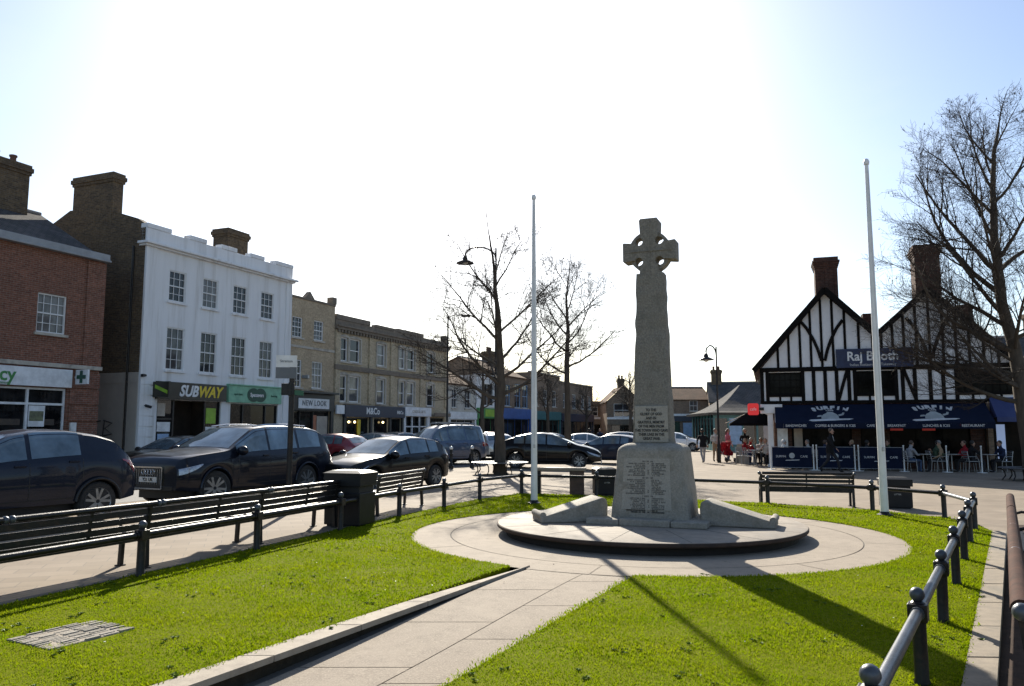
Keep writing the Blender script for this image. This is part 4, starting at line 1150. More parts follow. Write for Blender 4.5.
t = simple_terrace('white_shop', 'white shop building with a big dark first floor window and green fascia', 32.22, 37.0, 5.9, M['render'], M['slate'], None, [(1.1,3.5,3.5,5.3)], M['midgreen'], (2.5,3.3), trim='render')
MB().box(1.4,-.215,2.62,3.2,-.2035,3.2).build('lime_panel', M['lime'], t)
simple_terrace('blue_windowed_shop', 'brown brick shop with blue framed upper windows and blue shopfront', 37.02, 44.0, 6.2, M['brownbrick'], M['tile'], 7.9, [(1.0,3.6,2.2,5.4),(3.2,3.5,4.6,5.6),(5.0,3.5,6.4,5.6)], M['blue'], (2.5,3.4), fm=M['paleblue'], chim=((6.0,7.0,8.9),))
simple_terrace('teal_shop', 'brown brick shop with a teal shopfront farther down the street', 44.02, 52.4, 6.9, M['brownbrick'], M['tile'], None, [(.8,3.8,2.0,5.4),(3.4,3.8,4.6,5.4),(6,3.8,7.2,5.4)], M['teal'], (2.5,3.3))
simple_terrace('far_brown_shop', 'last brown brick shop at the far end of the left terrace', 52.42, 64.0, 6.4, M['brownbrick'], M['slate'], None, [(1,3.8,2.2,5.3),(4,3.8,5.2,5.3),(7,3.8,8.2,5.3),(9.6,3.8,10.8,5.3)], M['navy'], (2.4,3.2))

def block(name, label, x, y, rz, L, D, H, wallm, roofm, ridge, wins, fascia=None, fz=(2.5,3.2), sops=(), chim=(), gable_front=False, trim='trimstone'):
    t = thing(name, label, 'building', (x, y, zg(x)), rz)
    w_ = MB(); shell(w_, L, D, H, list(wins)+list(sops), .13)
    if gable_front: w_.add([(0,0,H),(L,0,H),(L/2,0,ridge-.05)], [(0,1,2)])
    elif ridge: w_.add([(0,0,H),(0,D,H),(0,D/2,ridge-.1)], [(0,1,2)]); w_.add([(L,0,H),(L,D,H),(L,D/2,ridge-.1)], [(0,2,1)])
    w_.build('wall', wallm, t)
    for a in wins: window(t, *a, .08, 2, 2, sill=M[trim])
    for a in sops: window(t, *a, .09, max(2, int((a[2]-a[0])/1.4)), 1, fm=M['blackpaint'], rail=False, gm=M['shopglass'], name='shop_window')
    if fascia: MB().box(.0,-.2,fz[0],L,-.003,fz[1]).build('fascia', fascia, t); MB().box(.0,-.3,fz[1]+.002,L,-.003,fz[1]+.25).build('fascia_cornice', M['whiteboard'], t)
    if gable_front:
        r_ = MB()
        for sx in (0, 1):
            a = (-.2 if sx == 0 else L+.2); q_ = ((a,-.25,H-.15),(L/2,-.25,ridge+.05),(L/2,D,ridge+.05),(a,D,H-.15))
            r_.quad(*(q_ if sx else q_[::-1])); 
        r_.build('roof', roofm, t)
    elif ridge: gable_roof(t, 0, L, 0, D, H, D/2, ridge, roofm, .1)
    else: MB().box(-.02,-.1,H,L+.02,D,H+.12).build('roof', roofm, t)
    for (a, b, yy_, z) in chim: chimney(t, a, b, yy_-.5, yy_+.5, H, z, M['stock'], 2)
    return t
block('flat_brick_block', 'low orange brown brick block closing the far end of the square', 5.0, 97, 0, 7.6, 9, 5.0, M['orangebrick'], M['lead'], None, [(1.0,3.3,2.2,4.4),(4.4,3.3,5.6,4.4)], M['darkstone'], (2.3,2.9), [(.6,.3,3.4,2.25),(4,.3,7,2.25)])
block('gabled_house', 'small gabled brown house with white windows left of the cross shaft', 10.9, 90, 0, 3.9, 9, 4.9, M['brownbrick'], M['tile'], 6.7, [(.8,3.1,2.9,4.6)], M['darkstone'], (2.2,2.8), [(.5,.3,3.3,2.15)], gable_front=True, chim=((1.6,2.3,2.5,7.6),))
block('brown_shop_row', 'brown brick shop with a navy fascia at the far side, right of the cross shaft', 14.85, 88, 0, 7.6, 9, 5.0, M['brownbrick'], M['tile'], 6.6, [(1.2,3.7,2.1,4.9),(5.1,3.7,6.0,4.9)], M['navy'], (2.55,3.15), [(.6,.3,2.4,2.5),(2.8,.3,4.0,2.5)])
MB().box(.1,-.12,.05,2.4,-.03,2.2).build('mauve_display', M['mauve'], bpy.data.objects['brown_shop_row'])
MB().box(4.3,-.2,.05,7.2,-.03,2.4).build('pale_blue_doors', M['paleblue'], bpy.data.objects['brown_shop_row'])
block('slate_house', 'slate roofed house with two chimneys behind the glazed pavilion', 21.2, 84, R(-12), 13, 8, 4.6, M['brownbrick'], M['slate'], 6.9, [(1.5,3.0,3.2,4.2),(7,3,8.4,4.2)], chim=((.4,1.5,4,8.3),(5.4,6.3,4,8.2)))
block('rear_house', 'grey house with a slate roof glimpsed beside the cafe gable', 26.5, 49, R(-4), 12, 9, 5.0, M['render2'], M['slate'], 8.0, [(1,3.2,2.2,4.4),(5,3.2,6.2,4.4)], chim=((8.4,9.4,4.5,9.6),))

# glazed pavilion with a swept slate roof
pvn = thing('pavilion', 'low glazed pavilion with a swept grey slate roof left of the cafe', 'pavilion', (16.2, 63, -.12), R(-3))
Lx, Dy = 12.5, 9.5
r_ = MB(); prev = None
for i in range(8):
    f = i/7; z = 3.05+2.45*(f**1.45); ix = 3.6*f*1.0; iy = (Dy/2+.3)*f*.98
    ring = [(-.4+ix,-.4+iy,z),(Lx+.4-ix,-.4+iy,z),(Lx+.4-ix,Dy+.4-iy,z),(-.4+ix,Dy+.4-iy,z)]
    o_ = len(r_.v); r_.v += ring
    if i:
        for k in range(4): r_.f.append((o_-4+k, o_-4+(k+1)%4, o_+(k+1)%4, o_+k)); r_.m.append(0)
r_.f.append((o_, o_+1, o_+2, o_+3)); r_.m.append(0)
r_.build('roof', M['slate'], pvn)
MB().box(-.5,-.5,2.86,Lx+.5,Dy+.5,3.05).build('gutter', M['iron'], pvn)
p_ = MB(); gl = MB(); pn_ = MB()
for k in range(12):
    x = k*(Lx/11); p_.box(x-.07,-.05,0,x+.07,.07,2.86)
    if k < 11: MB().quad((x+.07,.0,.5),(x+Lx/11-.07,.0,.5),(x+Lx/11-.07,.0,2.6),(x+.07,.0,2.6)).build('pale_panel' if k % 3 == 1 else 'pane', M['paleblue'] if k % 3 == 1 else M['shopglass'], pvn); p_.box(x+.07,-.03,0,x+Lx/11-.07,.05,.5).box(x+.07,-.03,2.6,x+Lx/11-.07,.05,2.86)
for k in range(8):
    y = k*(Dy/7); p_.box(-.05,y-.07,0,.07,y+.07,2.86)
    if k < 7: MB().quad((0,y+Dy/7-.07,.5),(0,y+.07,.5),(0,y+.07,2.6),(0,y+Dy/7-.07,2.6)).build('pane', M['shopglass'], pvn); p_.box(-.03,y+.07,0,.05,y+Dy/7-.07,.5)
p_.box(.2,Dy-.1,0,Lx,Dy,2.86).box(Lx-.1,.2,0,Lx,Dy-.2,2.86)
p_.build('frame', M['teal'], pvn); 

# ================================================================== half timbered cafe
tc = thing('timbered_building', 'black and white half timbered cafe with twin gables and brick chimneys', 'building', (11.4-.27*math.cos(R(18)), 37.3+.27*math.sin(R(18)), -.12), R(-18)); tc.scale = (.93, 1, 1.015)
M['plaster'] = mat('white_plaster', (.80,.80,.81), .8, 0, (.70,.70,.71), 2, .7, .15, 50, .2)
M['timber'] = mat('black_timber', (.0055,.005,.005), .8, 0, (.014,.012,.011), 7, .8, .4, 30, .08, stretch=(4,4,.6))
M['awning'] = mat('navy_canvas', (.0045,.0085,.026), .85, 0, (.008,.014,.036), 2, .8, .35, 5, .15)
zs0 = 2.90; ze = 4.51; O = .12      # heights above the local ground
GA = [(.45,ze),(3.98,8.2),(6.27,6.03),(8.62,7.98),(12.35,ze)]
wl_ = MB()
w1, w2, w3 = (1.17,3.32,2.76,4.36), (5.3,3.32,7.0,4.36), (9.75,3.32,12.1,4.36)
wall_front(wl_, .79, 12.6, zs0, ze, [w1, w2, w3], 0, .15)
wl_.add([(.79,0,ze),(12.35,0,ze),(8.62,0,7.75),(6.27,0,5.8),(3.98,0,7.95)], [(0,1,2,3,4)])
wl_.quad((.79,9,zs0),(.79,0,zs0),(.79,0,ze),(.79,9,ze)).quad((12.6,0,zs0),(12.6,9,zs0),(12.6,9,ze),(12.6,0,ze))
wl_.quad((.79,9,0),(12.6,9,0),(12.6,9,ze),(.79,9,ze))
wl_.build('upper_wall', M['plaster'], tc)
ti = MB(); th_ = .035
def post(x, a, b, w=.17): ti.box(x-w/2,-th_,a,x+w/2,-.002,b)
def gz(x):
    for (xa, za), (xb, zb) in zip(GA[:-1], GA[1:]):
        if xa <= x <= xb: return za+(zb-za)*(x-xa)/(xb-xa)
    return ze
ti.box(.75,-.06,zs0,12.6,-.002,zs0+.14); ti.box(.75,-.055,ze-.12,12.5,-.002,ze+.08)
for x in (.85,1.11,2.81,3.32,3.86,4.39,4.95,5.22,7.07,7.36,7.9,8.56,9.12,9.68,12.2,12.5): post(x, zs0+.141, ze-.121)
for a in (w1, w2, w3):
    ti.box(a[0]-.02,-.045,a[1]-.10,a[2]+.02,-.036,a[1]); 
    n_ = 3 if a[2]-a[0] < 2 else 4
    for k in range(1, n_): x = a[0]+(a[2]-a[0])*k/n_; post(x, zs0+.141, a[1]-.101, .10)
for x in (1.66,2.19,2.74,3.25,3.76,4.29,4.85,5.48,6.1,6.5,7.0,7.5,8.05,8.62,9.2,9.75,10.3,10.9,11.5): post(x, ze+.081, gz(x)-.22, .12)
def brace(pts, w=.15):
    for p, q_ in zip(pts[:-1], pts[1:]): ti.bar((p[0],-.045,p[1]),(q_[0],-.045,q_[1]), .02, w, up=(0,0,1))
for c in (3.80, 8.62):
    for s in (-1, 1): brace([(c+s*.08,ze+.35),(c+s*.22,ze+.85),(c+s*.42,ze+1.35),(c+s*.7,ze+1.85),(c+s*.98,ze+2.2)])
brace([(4.45,zs0+.15),(4.62,3.6),(4.88,ze-.12)]); brace([(7.9,zs0+.15),(7.7,3.6),(7.42,ze-.12)])
ti.build('timbers', M['timber'], tc)
for a in (w1, w2, w3): window(tc, *a, .09, 6 if a[2]-a[0] < 2 else 8, 3, fm=M['timber'], rail=False, fw=.07, gm=M['glassdark'])
# roofs run back from the gables, black bargeboards along their edges
rf = MB(); t_ = .14
for (xa, za), (xb, zb) in zip(GA[:-1], GA[1:]):
    q_ = [(xa,-.35,za+.02),(xb,-.35,zb+.02),(xb,9,zb+.02),(xa,9,za+.02)]
    rf.quad(*q_); rf.quad(*[(x, y, z-t_) for x, y, z in q_][::-1])
rf.quad((GA[0][0],-.35,ze+.02-t_),(GA[0][0],-.35,ze+.02),(GA[0][0],9,ze+.02),(GA[0][0],9,ze+.02-t_))
rf.build('roof', M['tile'], tc)
bb = MB()
for (xa, za), (xb, zb) in zip(GA[:-1], GA[1:]):
    bb.bar((xa,-.37,za-.08),(xb,-.37,zb-.08),.05,.26)
    n_ = int(math.hypot(xb-xa, zb-za)/.42)
    for k in range(1, n_): x = xa+(xb-xa)*k/n_; z = za+(zb-za)*k/n_; bb.bar((x,-.33,z-.16),(x,-.01,z-.16),.09,.10)
bb.build('bargeboard', M['timber'], tc)
def ornate(x0, x1, y0, y1, z0, z1):
    c = MB().box(x0+.1,y0+.1,z0,x1-.1,y1-.1,z1-.62).box(x0+.03,y0+.03,z0,x1-.03,y1-.03,z0+.9)
    for k in range(5): c.box(x0+.1-.03*k, y0+.1-.03*k, z1-.619+k*.09, x1-.1+.03*k, y1-.1+.03*k, z1-.619+k*.09+.085)
    c.box(x0+.05,y0+.05,z1-.17,x1-.05,y1-.05,z1)
    for k in range(3): x = x0+.2+(x1-x0-.4)*k/2; c.box(x-.07,y0+.06,z0+.9,x+.07,y0+.099,z1-.63)
    c.build('chimney', M['redbrick2'], tc)
ornate(3.58, 4.88, 1.2, 2.5, 6.6, 9.95); ornate(8.30, 9.66, 1.2, 2.5, 6.4, 10.25)
MB().box(10.6,3,5.4,11.3,3.8,7.6).build('chimney', M['redbrick2'], tc); MB().box(6.2,4,5.6,6.8,4.8,7.5).build('chimney', M['redbrick2'], tc)
# ground floor
gf = MB()
gops = [(2.2,.35,5.0,2.35),(5.4,.1,6.3,2.3),(6.7,.35,10.2,2.35)]
wall_front(gf, 1.35, 10.75, -.2, zs0-.002, gops, .25, .15)
gf.quad((1.35,9,-.2),(1.35,.25,-.2),(1.35,.25,zs0),(1.35,9,zs0)).quad((10.75,.25,-.2),(10.75,2.2,-.2),(10.75,2.2,zs0),(10.75,.25,zs0))
gf.quad((10.75,2.2,-.2),(12.6,2.2,-.2),(12.6,2.2,zs0),(10.75,2.2,zs0)).quad((.79,.0,zs0-.003),(12.6,0,zs0-.003),(12.6,9,zs0-.003),(.79,9,zs0-.003))
gf.build('ground_floor_wall', M['redbrick2'], tc)
for a in gops: 
    o_ = window(tc, a[0],a[1],a[2],a[3], .36, max(1,int((a[2]-a[0])/.9)), 1, fm=M['timber'], rail=False, gm=M['glassdark'], name='shop_window')
MB().box(2.3,.2,.5,2.7,.26,2.3).build('pale_door_panel', M['buff'], tc); MB().box(1.5,.2,.1,2.0,.24,2.25).build('pale_door_panel', M['whiteboard'], tc)
MB().box(1.06,-.12,0,1.32,.16,2.46).box(1.0,-.18,0,1.38,.2,.12).build('corner_column', M['plaster'], tc, bevel=.015)
MB().box(.72,-.22,2.461,1.78,.2,2.88).build('porch_beam', M['plaster'], tc, bevel=.015)
def awn(x0, x1):
    a = MB(); y0, z0, y1, z1 = -.02, 2.86, -1.55, 2.02
    a.add([(x0,y0,z0),(x1,y0,z0),(x1,y1,z1),(x0,y1,z1),(x0,y0,z0-.02),(x1,y0,z0-.02),(x1,y1,z1-.02),(x0,y1,z1-.02)], [(3,2,1,0),(4,5,6,7),(0,1,5,4),(1,2,6,5),(2,3,7,6),(3,0,4,7)])
    n_ = int((x1-x0)/.35)
    for k in range(n_):                     # scalloped valance
        xa, xb = x0+(x1-x0)*k/n_, x0+(x1-x0)*(k+1)/n_
        a.box(xa, y1-.012, z1-.25+.0, xb-.006, y1, z1+.0)
    o_ = a.build('awning', M['awning'], tc)
    MB().tube([(x0+.05,y1+.02,z1-.03),(x1-.05,y1+.02,z1-.03)], .025, 8).tube([(x0+.1,0,2.3),(x0+.1,y1+.04,z1-.05)], .02, 6).tube([(x1-.1,0,2.3),(x1-.1,y1+.04,z1-.05)], .02, 6).build('awning_arm', M['galv'], o_)
    return o_
tilt = math.atan2(2.86-2.02, 1.53)
def on_awn(t, lift=.012): # point on the canvas, t from wall (0) to front (1)
    return (-.02-1.53*t-lift*math.sin(tilt), 2.86-.84*t+lift*math.cos(tilt))
M['awnlogo'] = mat('white_canvas_print', (.66,.67,.68), .7); M['awnlogo2'] = mat('grey_canvas_print', (.42,.45,.45), .7)
def awn_logo(o_, cx):
    # curved word, a small cup riding a board
    for i, ch in enumerate('SURFIN'):
        u_ = (i-2.5)/2.5; x = cx+u_*.70; t = .20+.10*u_*u_
        y, z = on_awn(t); lettering('awning_lettering', ch, .42, (x, y, z), o_, M['awnlogo'], rot=(tilt, 0, -u_*.35), ext=.002, fat=.03)
    y, z = on_awn(.36); lettering('awning_lettering', 'CAFE', .15, (cx, y, z), o_, M['awnlogo'], rot=(tilt,0,0), ext=.002, fat=.004)
    def pat(pts, name, m, lift=.012):
        p_ = MB(); p_.v = [(cx+a, *on_awn(b, lift)) for a, b in pts]; p_.f = [tuple(range(len(pts)))]; p_.m = [0]
        p_.build(name, m, o_)
    pat([(-.42,.80),(-.40,.66),(-.30,.56),(-.18,.50),(-.10,.43),(.12,.43),(.2,.5),(.30,.56),(.36,.66),(.38,.80)], 'cup_print', M['awnlogo2'])
    pat([(.36,.58),(.52,.54),(.58,.46),(.66,.48),(.60,.60),(.38,.66)], 'cup_handle_print', M['awnlogo2'])
    pat([(-.40,.60),(-.56,.62),(-.62,.70),(-.55,.70),(-.38,.68)], 'cup_spout_print', M['awnlogo2'])
    pat([(-1.0,.885),(-.9,.84),(0,.80),(.8,.79),(1.02,.81),(.8,.86),(0,.90),(-.85,.94)], 'board_print', M['awnlogo'], .014)
a1 = awn(1.42, 6.15); awn_logo(a1, 3.95)
a2 = awn(6.2, 10.8); awn_logo(a2, 8.45)
for o_, x, tx in ((a1,2.35,'SANDWICHES'),(a1,4.1,'COFFEE & BURGERS & ICES'),(a1,5.65,'CAFE'),(a2,6.75,'BREAKFAST'),(a2,8.4,'LUNCHES & ICES'),(a2,9.9,'RESTAURANT')):
    lettering('valance_lettering', tx, .15, (x,-1.568,1.89), o_, M['awnlogo'], ext=.002, fat=.002)
MB().add([(1.405,-.1,2.5),(1.405,-1.1,2.04),(1.405,-.1,2.04),(1.42,-.1,2.5),(1.42,-1.1,2.04),(1.42,-.1,2.04)], [(0,1,2),(5,4,3),(0,3,4,1),(1,4,5,2),(2,5,3,0)]).build('awning_cheek', M['whiteboard'], a1)
# restaurant board between the gables
rs = MB().box(4.4,-.16,4.50,7.85,-.08,5.36).build('signboard', mat('blue_signboard', (.012,.02,.065), .5, 0, (.018,.03,.085), 4), tc, bevel=.01)
lettering('signboard_lettering', 'Raj Booth', .58, (6.05,-.165,5.0), rs, M['white'], fat=.012)
lettering('signboard_strapline', 'Indian Restaurant & Takeaway', .17, (6.05,-.165,4.63), rs, M['awnlogo'])
# blue canopy and porch at the right end
cn = MB().add([(10.98,-.05,3.1),(12.75,-.05,3.1),(12.75,-1.1,2.25),(10.98,-1.1,2.25),(10.98,-.05,2.2),(12.75,-.05,2.2)], [(3,2,1,0),(0,4,3),(2,5,1)])
cn.box(10.98,-1.12,2.05,12.75,-1.1,2.25).build('canopy', mat('faded_blue_canvas', (.03,.045,.14), .7, 0, (.045,.06,.16), 2), tc)
for x in (10.85, 12.5): MB().box(x,-.05,-.2,x+.22,.2,zs0-.01).build('porch_pier', M['brownbrick'], tc)
MB().box(11.45,.9,.35,11.8,.96,1.95).build('lit_door_panel', emit_mat('lit_doorway', (.32,.42,.65), .22), tc)
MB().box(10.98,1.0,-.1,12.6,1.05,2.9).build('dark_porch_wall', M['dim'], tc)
# round red sign on the corner
rr_ = []
for cx_, cz_, a0 in ((.56,2.84,0),(.20,2.84,90),(.20,2.48,180),(.56,2.48,270)):
    for k in range(5): rr_.append((cx_+.09*math.cos(R(a0+k*22.5)), cz_+.09*math.sin(R(a0+k*22.5))))
MB().xprism(rr_, -.36, -.24).build('red_sign', emit_mat('red_lit_sign', (.70,.03,.03), .18), tc)
MB().box(.64,-.32,2.60,.9,-.26,2.74).build('sign_bracket', M['iron'], tc)
lettering('sign_lettering', 'cafe', .2, (.38,-.37,2.66), tc, M['white'], ext=.004)
ht = []
for s, z in ((7.0,1.75),(8.4,1.75),(9.9,1.95)): ht.append((s, z))
for i, (s, z) in enumerate(ht): MB().box(s-.28,.1,z-.07,s+.28,.16,z+.07).build('red_window_sign', emit_mat('red_glow', (.35,.04,.03), .12), tc)
# ------------------------------------------------------------------ cars
M['carglass'] = glass_mat('car_glass', (.10,.135,.16), .03, .006, .5, .4)
M['tyre'] = mat('tyre_rubber', (.016,.016,.016), .85, 0, (.03,.028,.026), 12)
M['alloy'] = mat('alloy_rim', (.30,.31,.32), .35, .7, (.20,.21,.22), 8)
M['cartrim'] = mat('black_car_trim', (.014,.014,.015), .55)
M['chrome'] = mat('chrome', (.70,.71,.72), .12, 1)
M['lampglass'] = mat('headlamp_lens', (.50,.54,.60), .08, .3, (.18,.20,.24), 14, .9, coat=1)
M['redlamp'] = mat('tail_lamp_lens', (.30,.012,.012), .12, 0, (.16,.006,.006), 12, .8, coat=1)
M['plateW'] = mat('white_number_plate', (.75,.75,.72), .4); M['plateY'] = mat('yellow_number_plate', (.75,.55,.05), .4)

TYPES = dict(
 suv=dict(L=5.09, W=1.98, wb=3.0, foh=.95, r=.385, sill=.34, top=[(2.54,.88),(2.50,1.0),(2.38,1.07),(2.0,1.13),(1.3,1.19),(1.15,1.22),(.30,1.68),(-.2,1.735),(-.9,1.74),(-1.7,1.69),(-2.05,1.61),(-2.42,1.17),(-2.50,1.06),(-2.54,.95)],
   belt=[(2.54,.85),(1.2,1.10),(0,1.10),(-2.2,1.17),(-2.54,.95)], win=[(-.03,.98),(-1.05,-.10),(-1.95,-1.13)], tum=.27, ws=(1.12,.34), rw=(-2.40,-2.08), doors=(.95,-.06,-1.08), cap=.84),
 crossover=dict(L=4.13, W=1.78, wb=2.53, foh=.83, r=.345, sill=.34, top=[(2.06,.74),(2.02,.88),(1.85,.98),(1.5,1.04),(.95,1.09),(.85,1.11),(.10,1.49),(-.3,1.56),(-.8,1.565),(-1.3,1.50),(-1.62,1.40),(-1.93,1.08),(-2.02,1.0),(-2.06,.85)],
   belt=[(2.06,.72),(.9,1.0),(0,1.04),(-1.2,1.12),(-1.9,1.06),(-2.06,.84)], win=[(-.10,.72),(-.98,-.17)], ws=(.82,.14), rw=(-1.90,-1.64), doors=(.70,-.13,-1.0), cap=.82),
 hatch=dict(L=4.24, W=1.76, wb=2.66, foh=.75, r=.315, sill=.26, top=[(2.12,.60),(2.08,.70),(1.9,.79),(1.5,.88),(.95,.95),(.85,.97),(.03,1.36),(-.4,1.425),(-.9,1.42),(-1.4,1.36),(-1.66,1.29),(-1.98,1.0),(-2.07,.92),(-2.12,.80)],
   belt=[(2.12,.58),(.9,.88),(0,.92),(-1.4,.97),(-1.95,.95),(-2.12,.79)], win=[(-.10,.70),(-.98,-.17),(-1.45,-1.05)], ws=(.82,.07), rw=(-1.95,-1.68), doors=(.66,-.13,-1.0), cap=.80),
 fastback=dict(L=4.36, W=1.79, wb=2.64, foh=.88, r=.32, sill=.26, top=[(2.18,.58),(2.14,.68),(1.95,.79),(1.6,.90),(1.25,.97),(1.15,1.0),(.18,1.40),(-.25,1.455),(-.8,1.43),(-1.3,1.33),(-1.6,1.24),(-1.95,1.10),(-2.12,1.02),(-2.18,.82)],
   belt=[(2.18,.56),(1.1,.90),(0,.94),(-1.3,1.0),(-2.0,.99),(-2.18,.81)], win=[(-.02,.92),(-.92,-.09),(-1.4,-.99)], ws=(1.1,.22), rw=(-1.92,-1.35), doors=(.85,-.05,-.95), cap=.78),
 van=dict(L=4.4, W=1.80, wb=2.7, foh=.88, r=.32, sill=.28, top=[(2.2,.68),(2.16,.84),(2.0,.96),(1.7,1.04),(1.4,1.11),(1.3,1.14),(.62,1.66),(.2,1.79),(-.6,1.83),(-1.6,1.82),(-2.06,1.78),(-2.15,1.45),(-2.18,1.1),(-2.2,.8)],
   belt=[(2.2,.66),(1.3,1.02),(0,1.04),(-2.1,1.05),(-2.2,.79)], win=[(.18,1.05),(-.85,.10),(-1.95,-.93)], ws=(1.27,.66), rw=(-2.145,-2.075), doors=(1.0,.14,-.89), cap=.86),
)
def lerp_pts(pts, x):
    pts = sorted(pts)
    if x <= pts[0][0]: return pts[0][1]
    for (a, za), (b, zb) in zip(pts[:-1], pts[1:]):
        if x <= b: return za+(zb-za)*(x-a)/(b-a)
    return pts[-1][1]
def smooth_pts(pts, x, d):
    return sum(lerp_pts(pts, x+o*d)*w for o, w in ((-1,.25),(0,.5),(1,.25)))

class Car:
    def __init__(s, kind): 
        s.T = TYPES[kind]; s.kind = kind
        s.xf = s.T['L']/2-s.T['foh']; s.xr = s.xf-s.T['wb']
    def ring(s, x):
        T = s.T; hl = T['L']/2
        zt = smooth_pts(T['top'], x, .05); zb = min(smooth_pts(T['belt'], x, .08), zt-.015)
        e = max(0, (abs(x)-(hl-.62))/.62); pw = 2.6 if x > 0 else 3.2
        w = T['W']/2*(1-(1-T['cap'])*e**pw - .015*(x < 0)*min(1, -x/hl))
        zl = T['sill']+(.05*max(0, (abs(x)-(hl-.4))/.4))
        R_ = T['r']*1.17; zw = T['r']
        for xw in (s.xf, s.xr):
            if abs(x-xw) < R_: zl = max(zl, zw+math.sqrt(max(0, R_*R_-(x-xw)**2))*1.0)
        hb = zb-zl; hg = zt-zb; yb = .94*w; tum = T.get('tum', .36)
        flare = .012 if any(abs(x-q) < R_*1.25 for q in (s.xf, s.xr)) else 0
        k9 = .055*min(1, hg/.25)
        y9 = yb-tum*hg-k9 if hg > .06 else yb-.03
        cr = .035 if hg > .2 else .028
        return [(0, zl), (.8*w, zl), (.965*w+flare, zl+.004), (.995*w+flare, zl+.3*hb), (w+flare*.5, zl+.66*hb), (.985*w, zb-.05*min(1, hb/.3)), (.955*w, zb),
                (yb-tum*.5*hg, zb+.5*hg), (yb-tum*.9*hg, zb+.9*hg), (y9, zt-.004), (.5*y9, zt+cr*.75), (0, zt+cr)]
    def surf(s, x, t, off=0):
        r = s.ring(x); i = min(int(t), len(r)-2); f = t-i
        y = r[i][0]*(1-f)+r[i+1][0]*f; z = r[i][1]*(1-f)+r[i+1][1]*f
        if off:
            d = .02; 
            def p(xx, tt):
                r = s.ring(xx); tt = max(0, min(tt, len(r)-1.001)); i = int(tt); f = tt-i
                return Vector((xx, r[i][0]*(1-f)+r[i+1][0]*f, r[i][1]*(1-f)+r[i+1][1]*f))
            a = p(x+d, t)-p(x-d, t); b = p(x, t+.12)-p(x, t-.12)
            n = a.cross(b)
            n = -n if n.y < 0 and t < 9 else n
            if n.z < 0 and t >= 9: n = -n
            n = n.normalized() if n.length > 1e-9 else Vector((0,1,0))
            return (x+n.x*off, y+n.y*off, z+n.z*off)
        return (x, y, z)
    def top(s, x, yf, off):
        """point on the top surface at fraction yf (-1..1) of the roof half width"""
        def q(xx):
            r = s.ring(xx); y9, z9 = r[9]; zc = r[11][1]
            return Vector((xx, yf*y9, z9+(zc-z9)*(1-yf*yf)))
        p = q(x); a = q(x+.02)-q(x-.02); n = Vector((-a.z, 0, a.x)).normalized()
        if n.z < 0: n = -n
        n = (n+Vector((0, yf*.15, 0))).normalized()
        return tuple(p+n*off)
    def patch(s, m, xs, ts, off, side=1, mi=0):
        nx, nt = len(xs), len(ts[0]) if isinstance(ts[0], (list, tuple)) else len(ts)
        o = len(m.v)
        for i, x in enumerate(xs):
            tt = ts[i] if isinstance(ts[0], (list, tuple)) else ts
            for t in tt:
                p = s.surf(x, t, off); m.v.append((p[0], p[1]*side, p[2]))
        for i in range(nx-1):
            for j in range(nt-1):
                f = (o+i*nt+j, o+(i+1)*nt+j, o+(i+1)*nt+j+1, o+i*nt+j+1)
                m.f.append(f if side < 0 else f[::-1]); m.m.append(mi)

def lin(a, b, n): return [a+(b-a)*i/(n-1) for i in range(n)]

def wheel_proto(r, w, par):
    t = MB().lathe([(r*.62,-w/2+.01),(r*.90,-w/2),(r*.98,-w/2+.025),(r,-w/2+.06),(r,w/2-.06),(r*.98,w/2-.025),(r*.90,w/2),(r*.62,w/2-.01)], 28, axis='y').build('wheel', M['tyre'], par, 40)
    rm = MB().lathe([(r*.60,-w/2+.05),(r*.66,-w/2+.008),(r*.69,-w/2-.002),(r*.69,-w/2+.02)], 28, axis='y')
    rm.lathe([(.001,-w/2+.03),(r*.13,-w/2+.005),(r*.15,-w/2+.03)], 12, axis='y')
    for k in range(5):
        for s_ in (-.16, .16):
            a = 2*PI*k/5+s_*.55; b = 2*PI*k/5+s_*1.5
            rm.bar((r*.10*math.cos(a), -w/2+.022, r*.10*math.sin(a)), (r*.65*math.cos(b), -w/2+.014, r*.65*math.sin(b)), .042*r/.33, .03, up=(0,1,0))
    rm.build('rim', M['alloy'], t, 40)
    MB().lathe([(r*.60,-w/2+.075),(.001,-w/2+.07)], 20, axis='y').build('brake_disc', M['cartrim'], t)
    return t

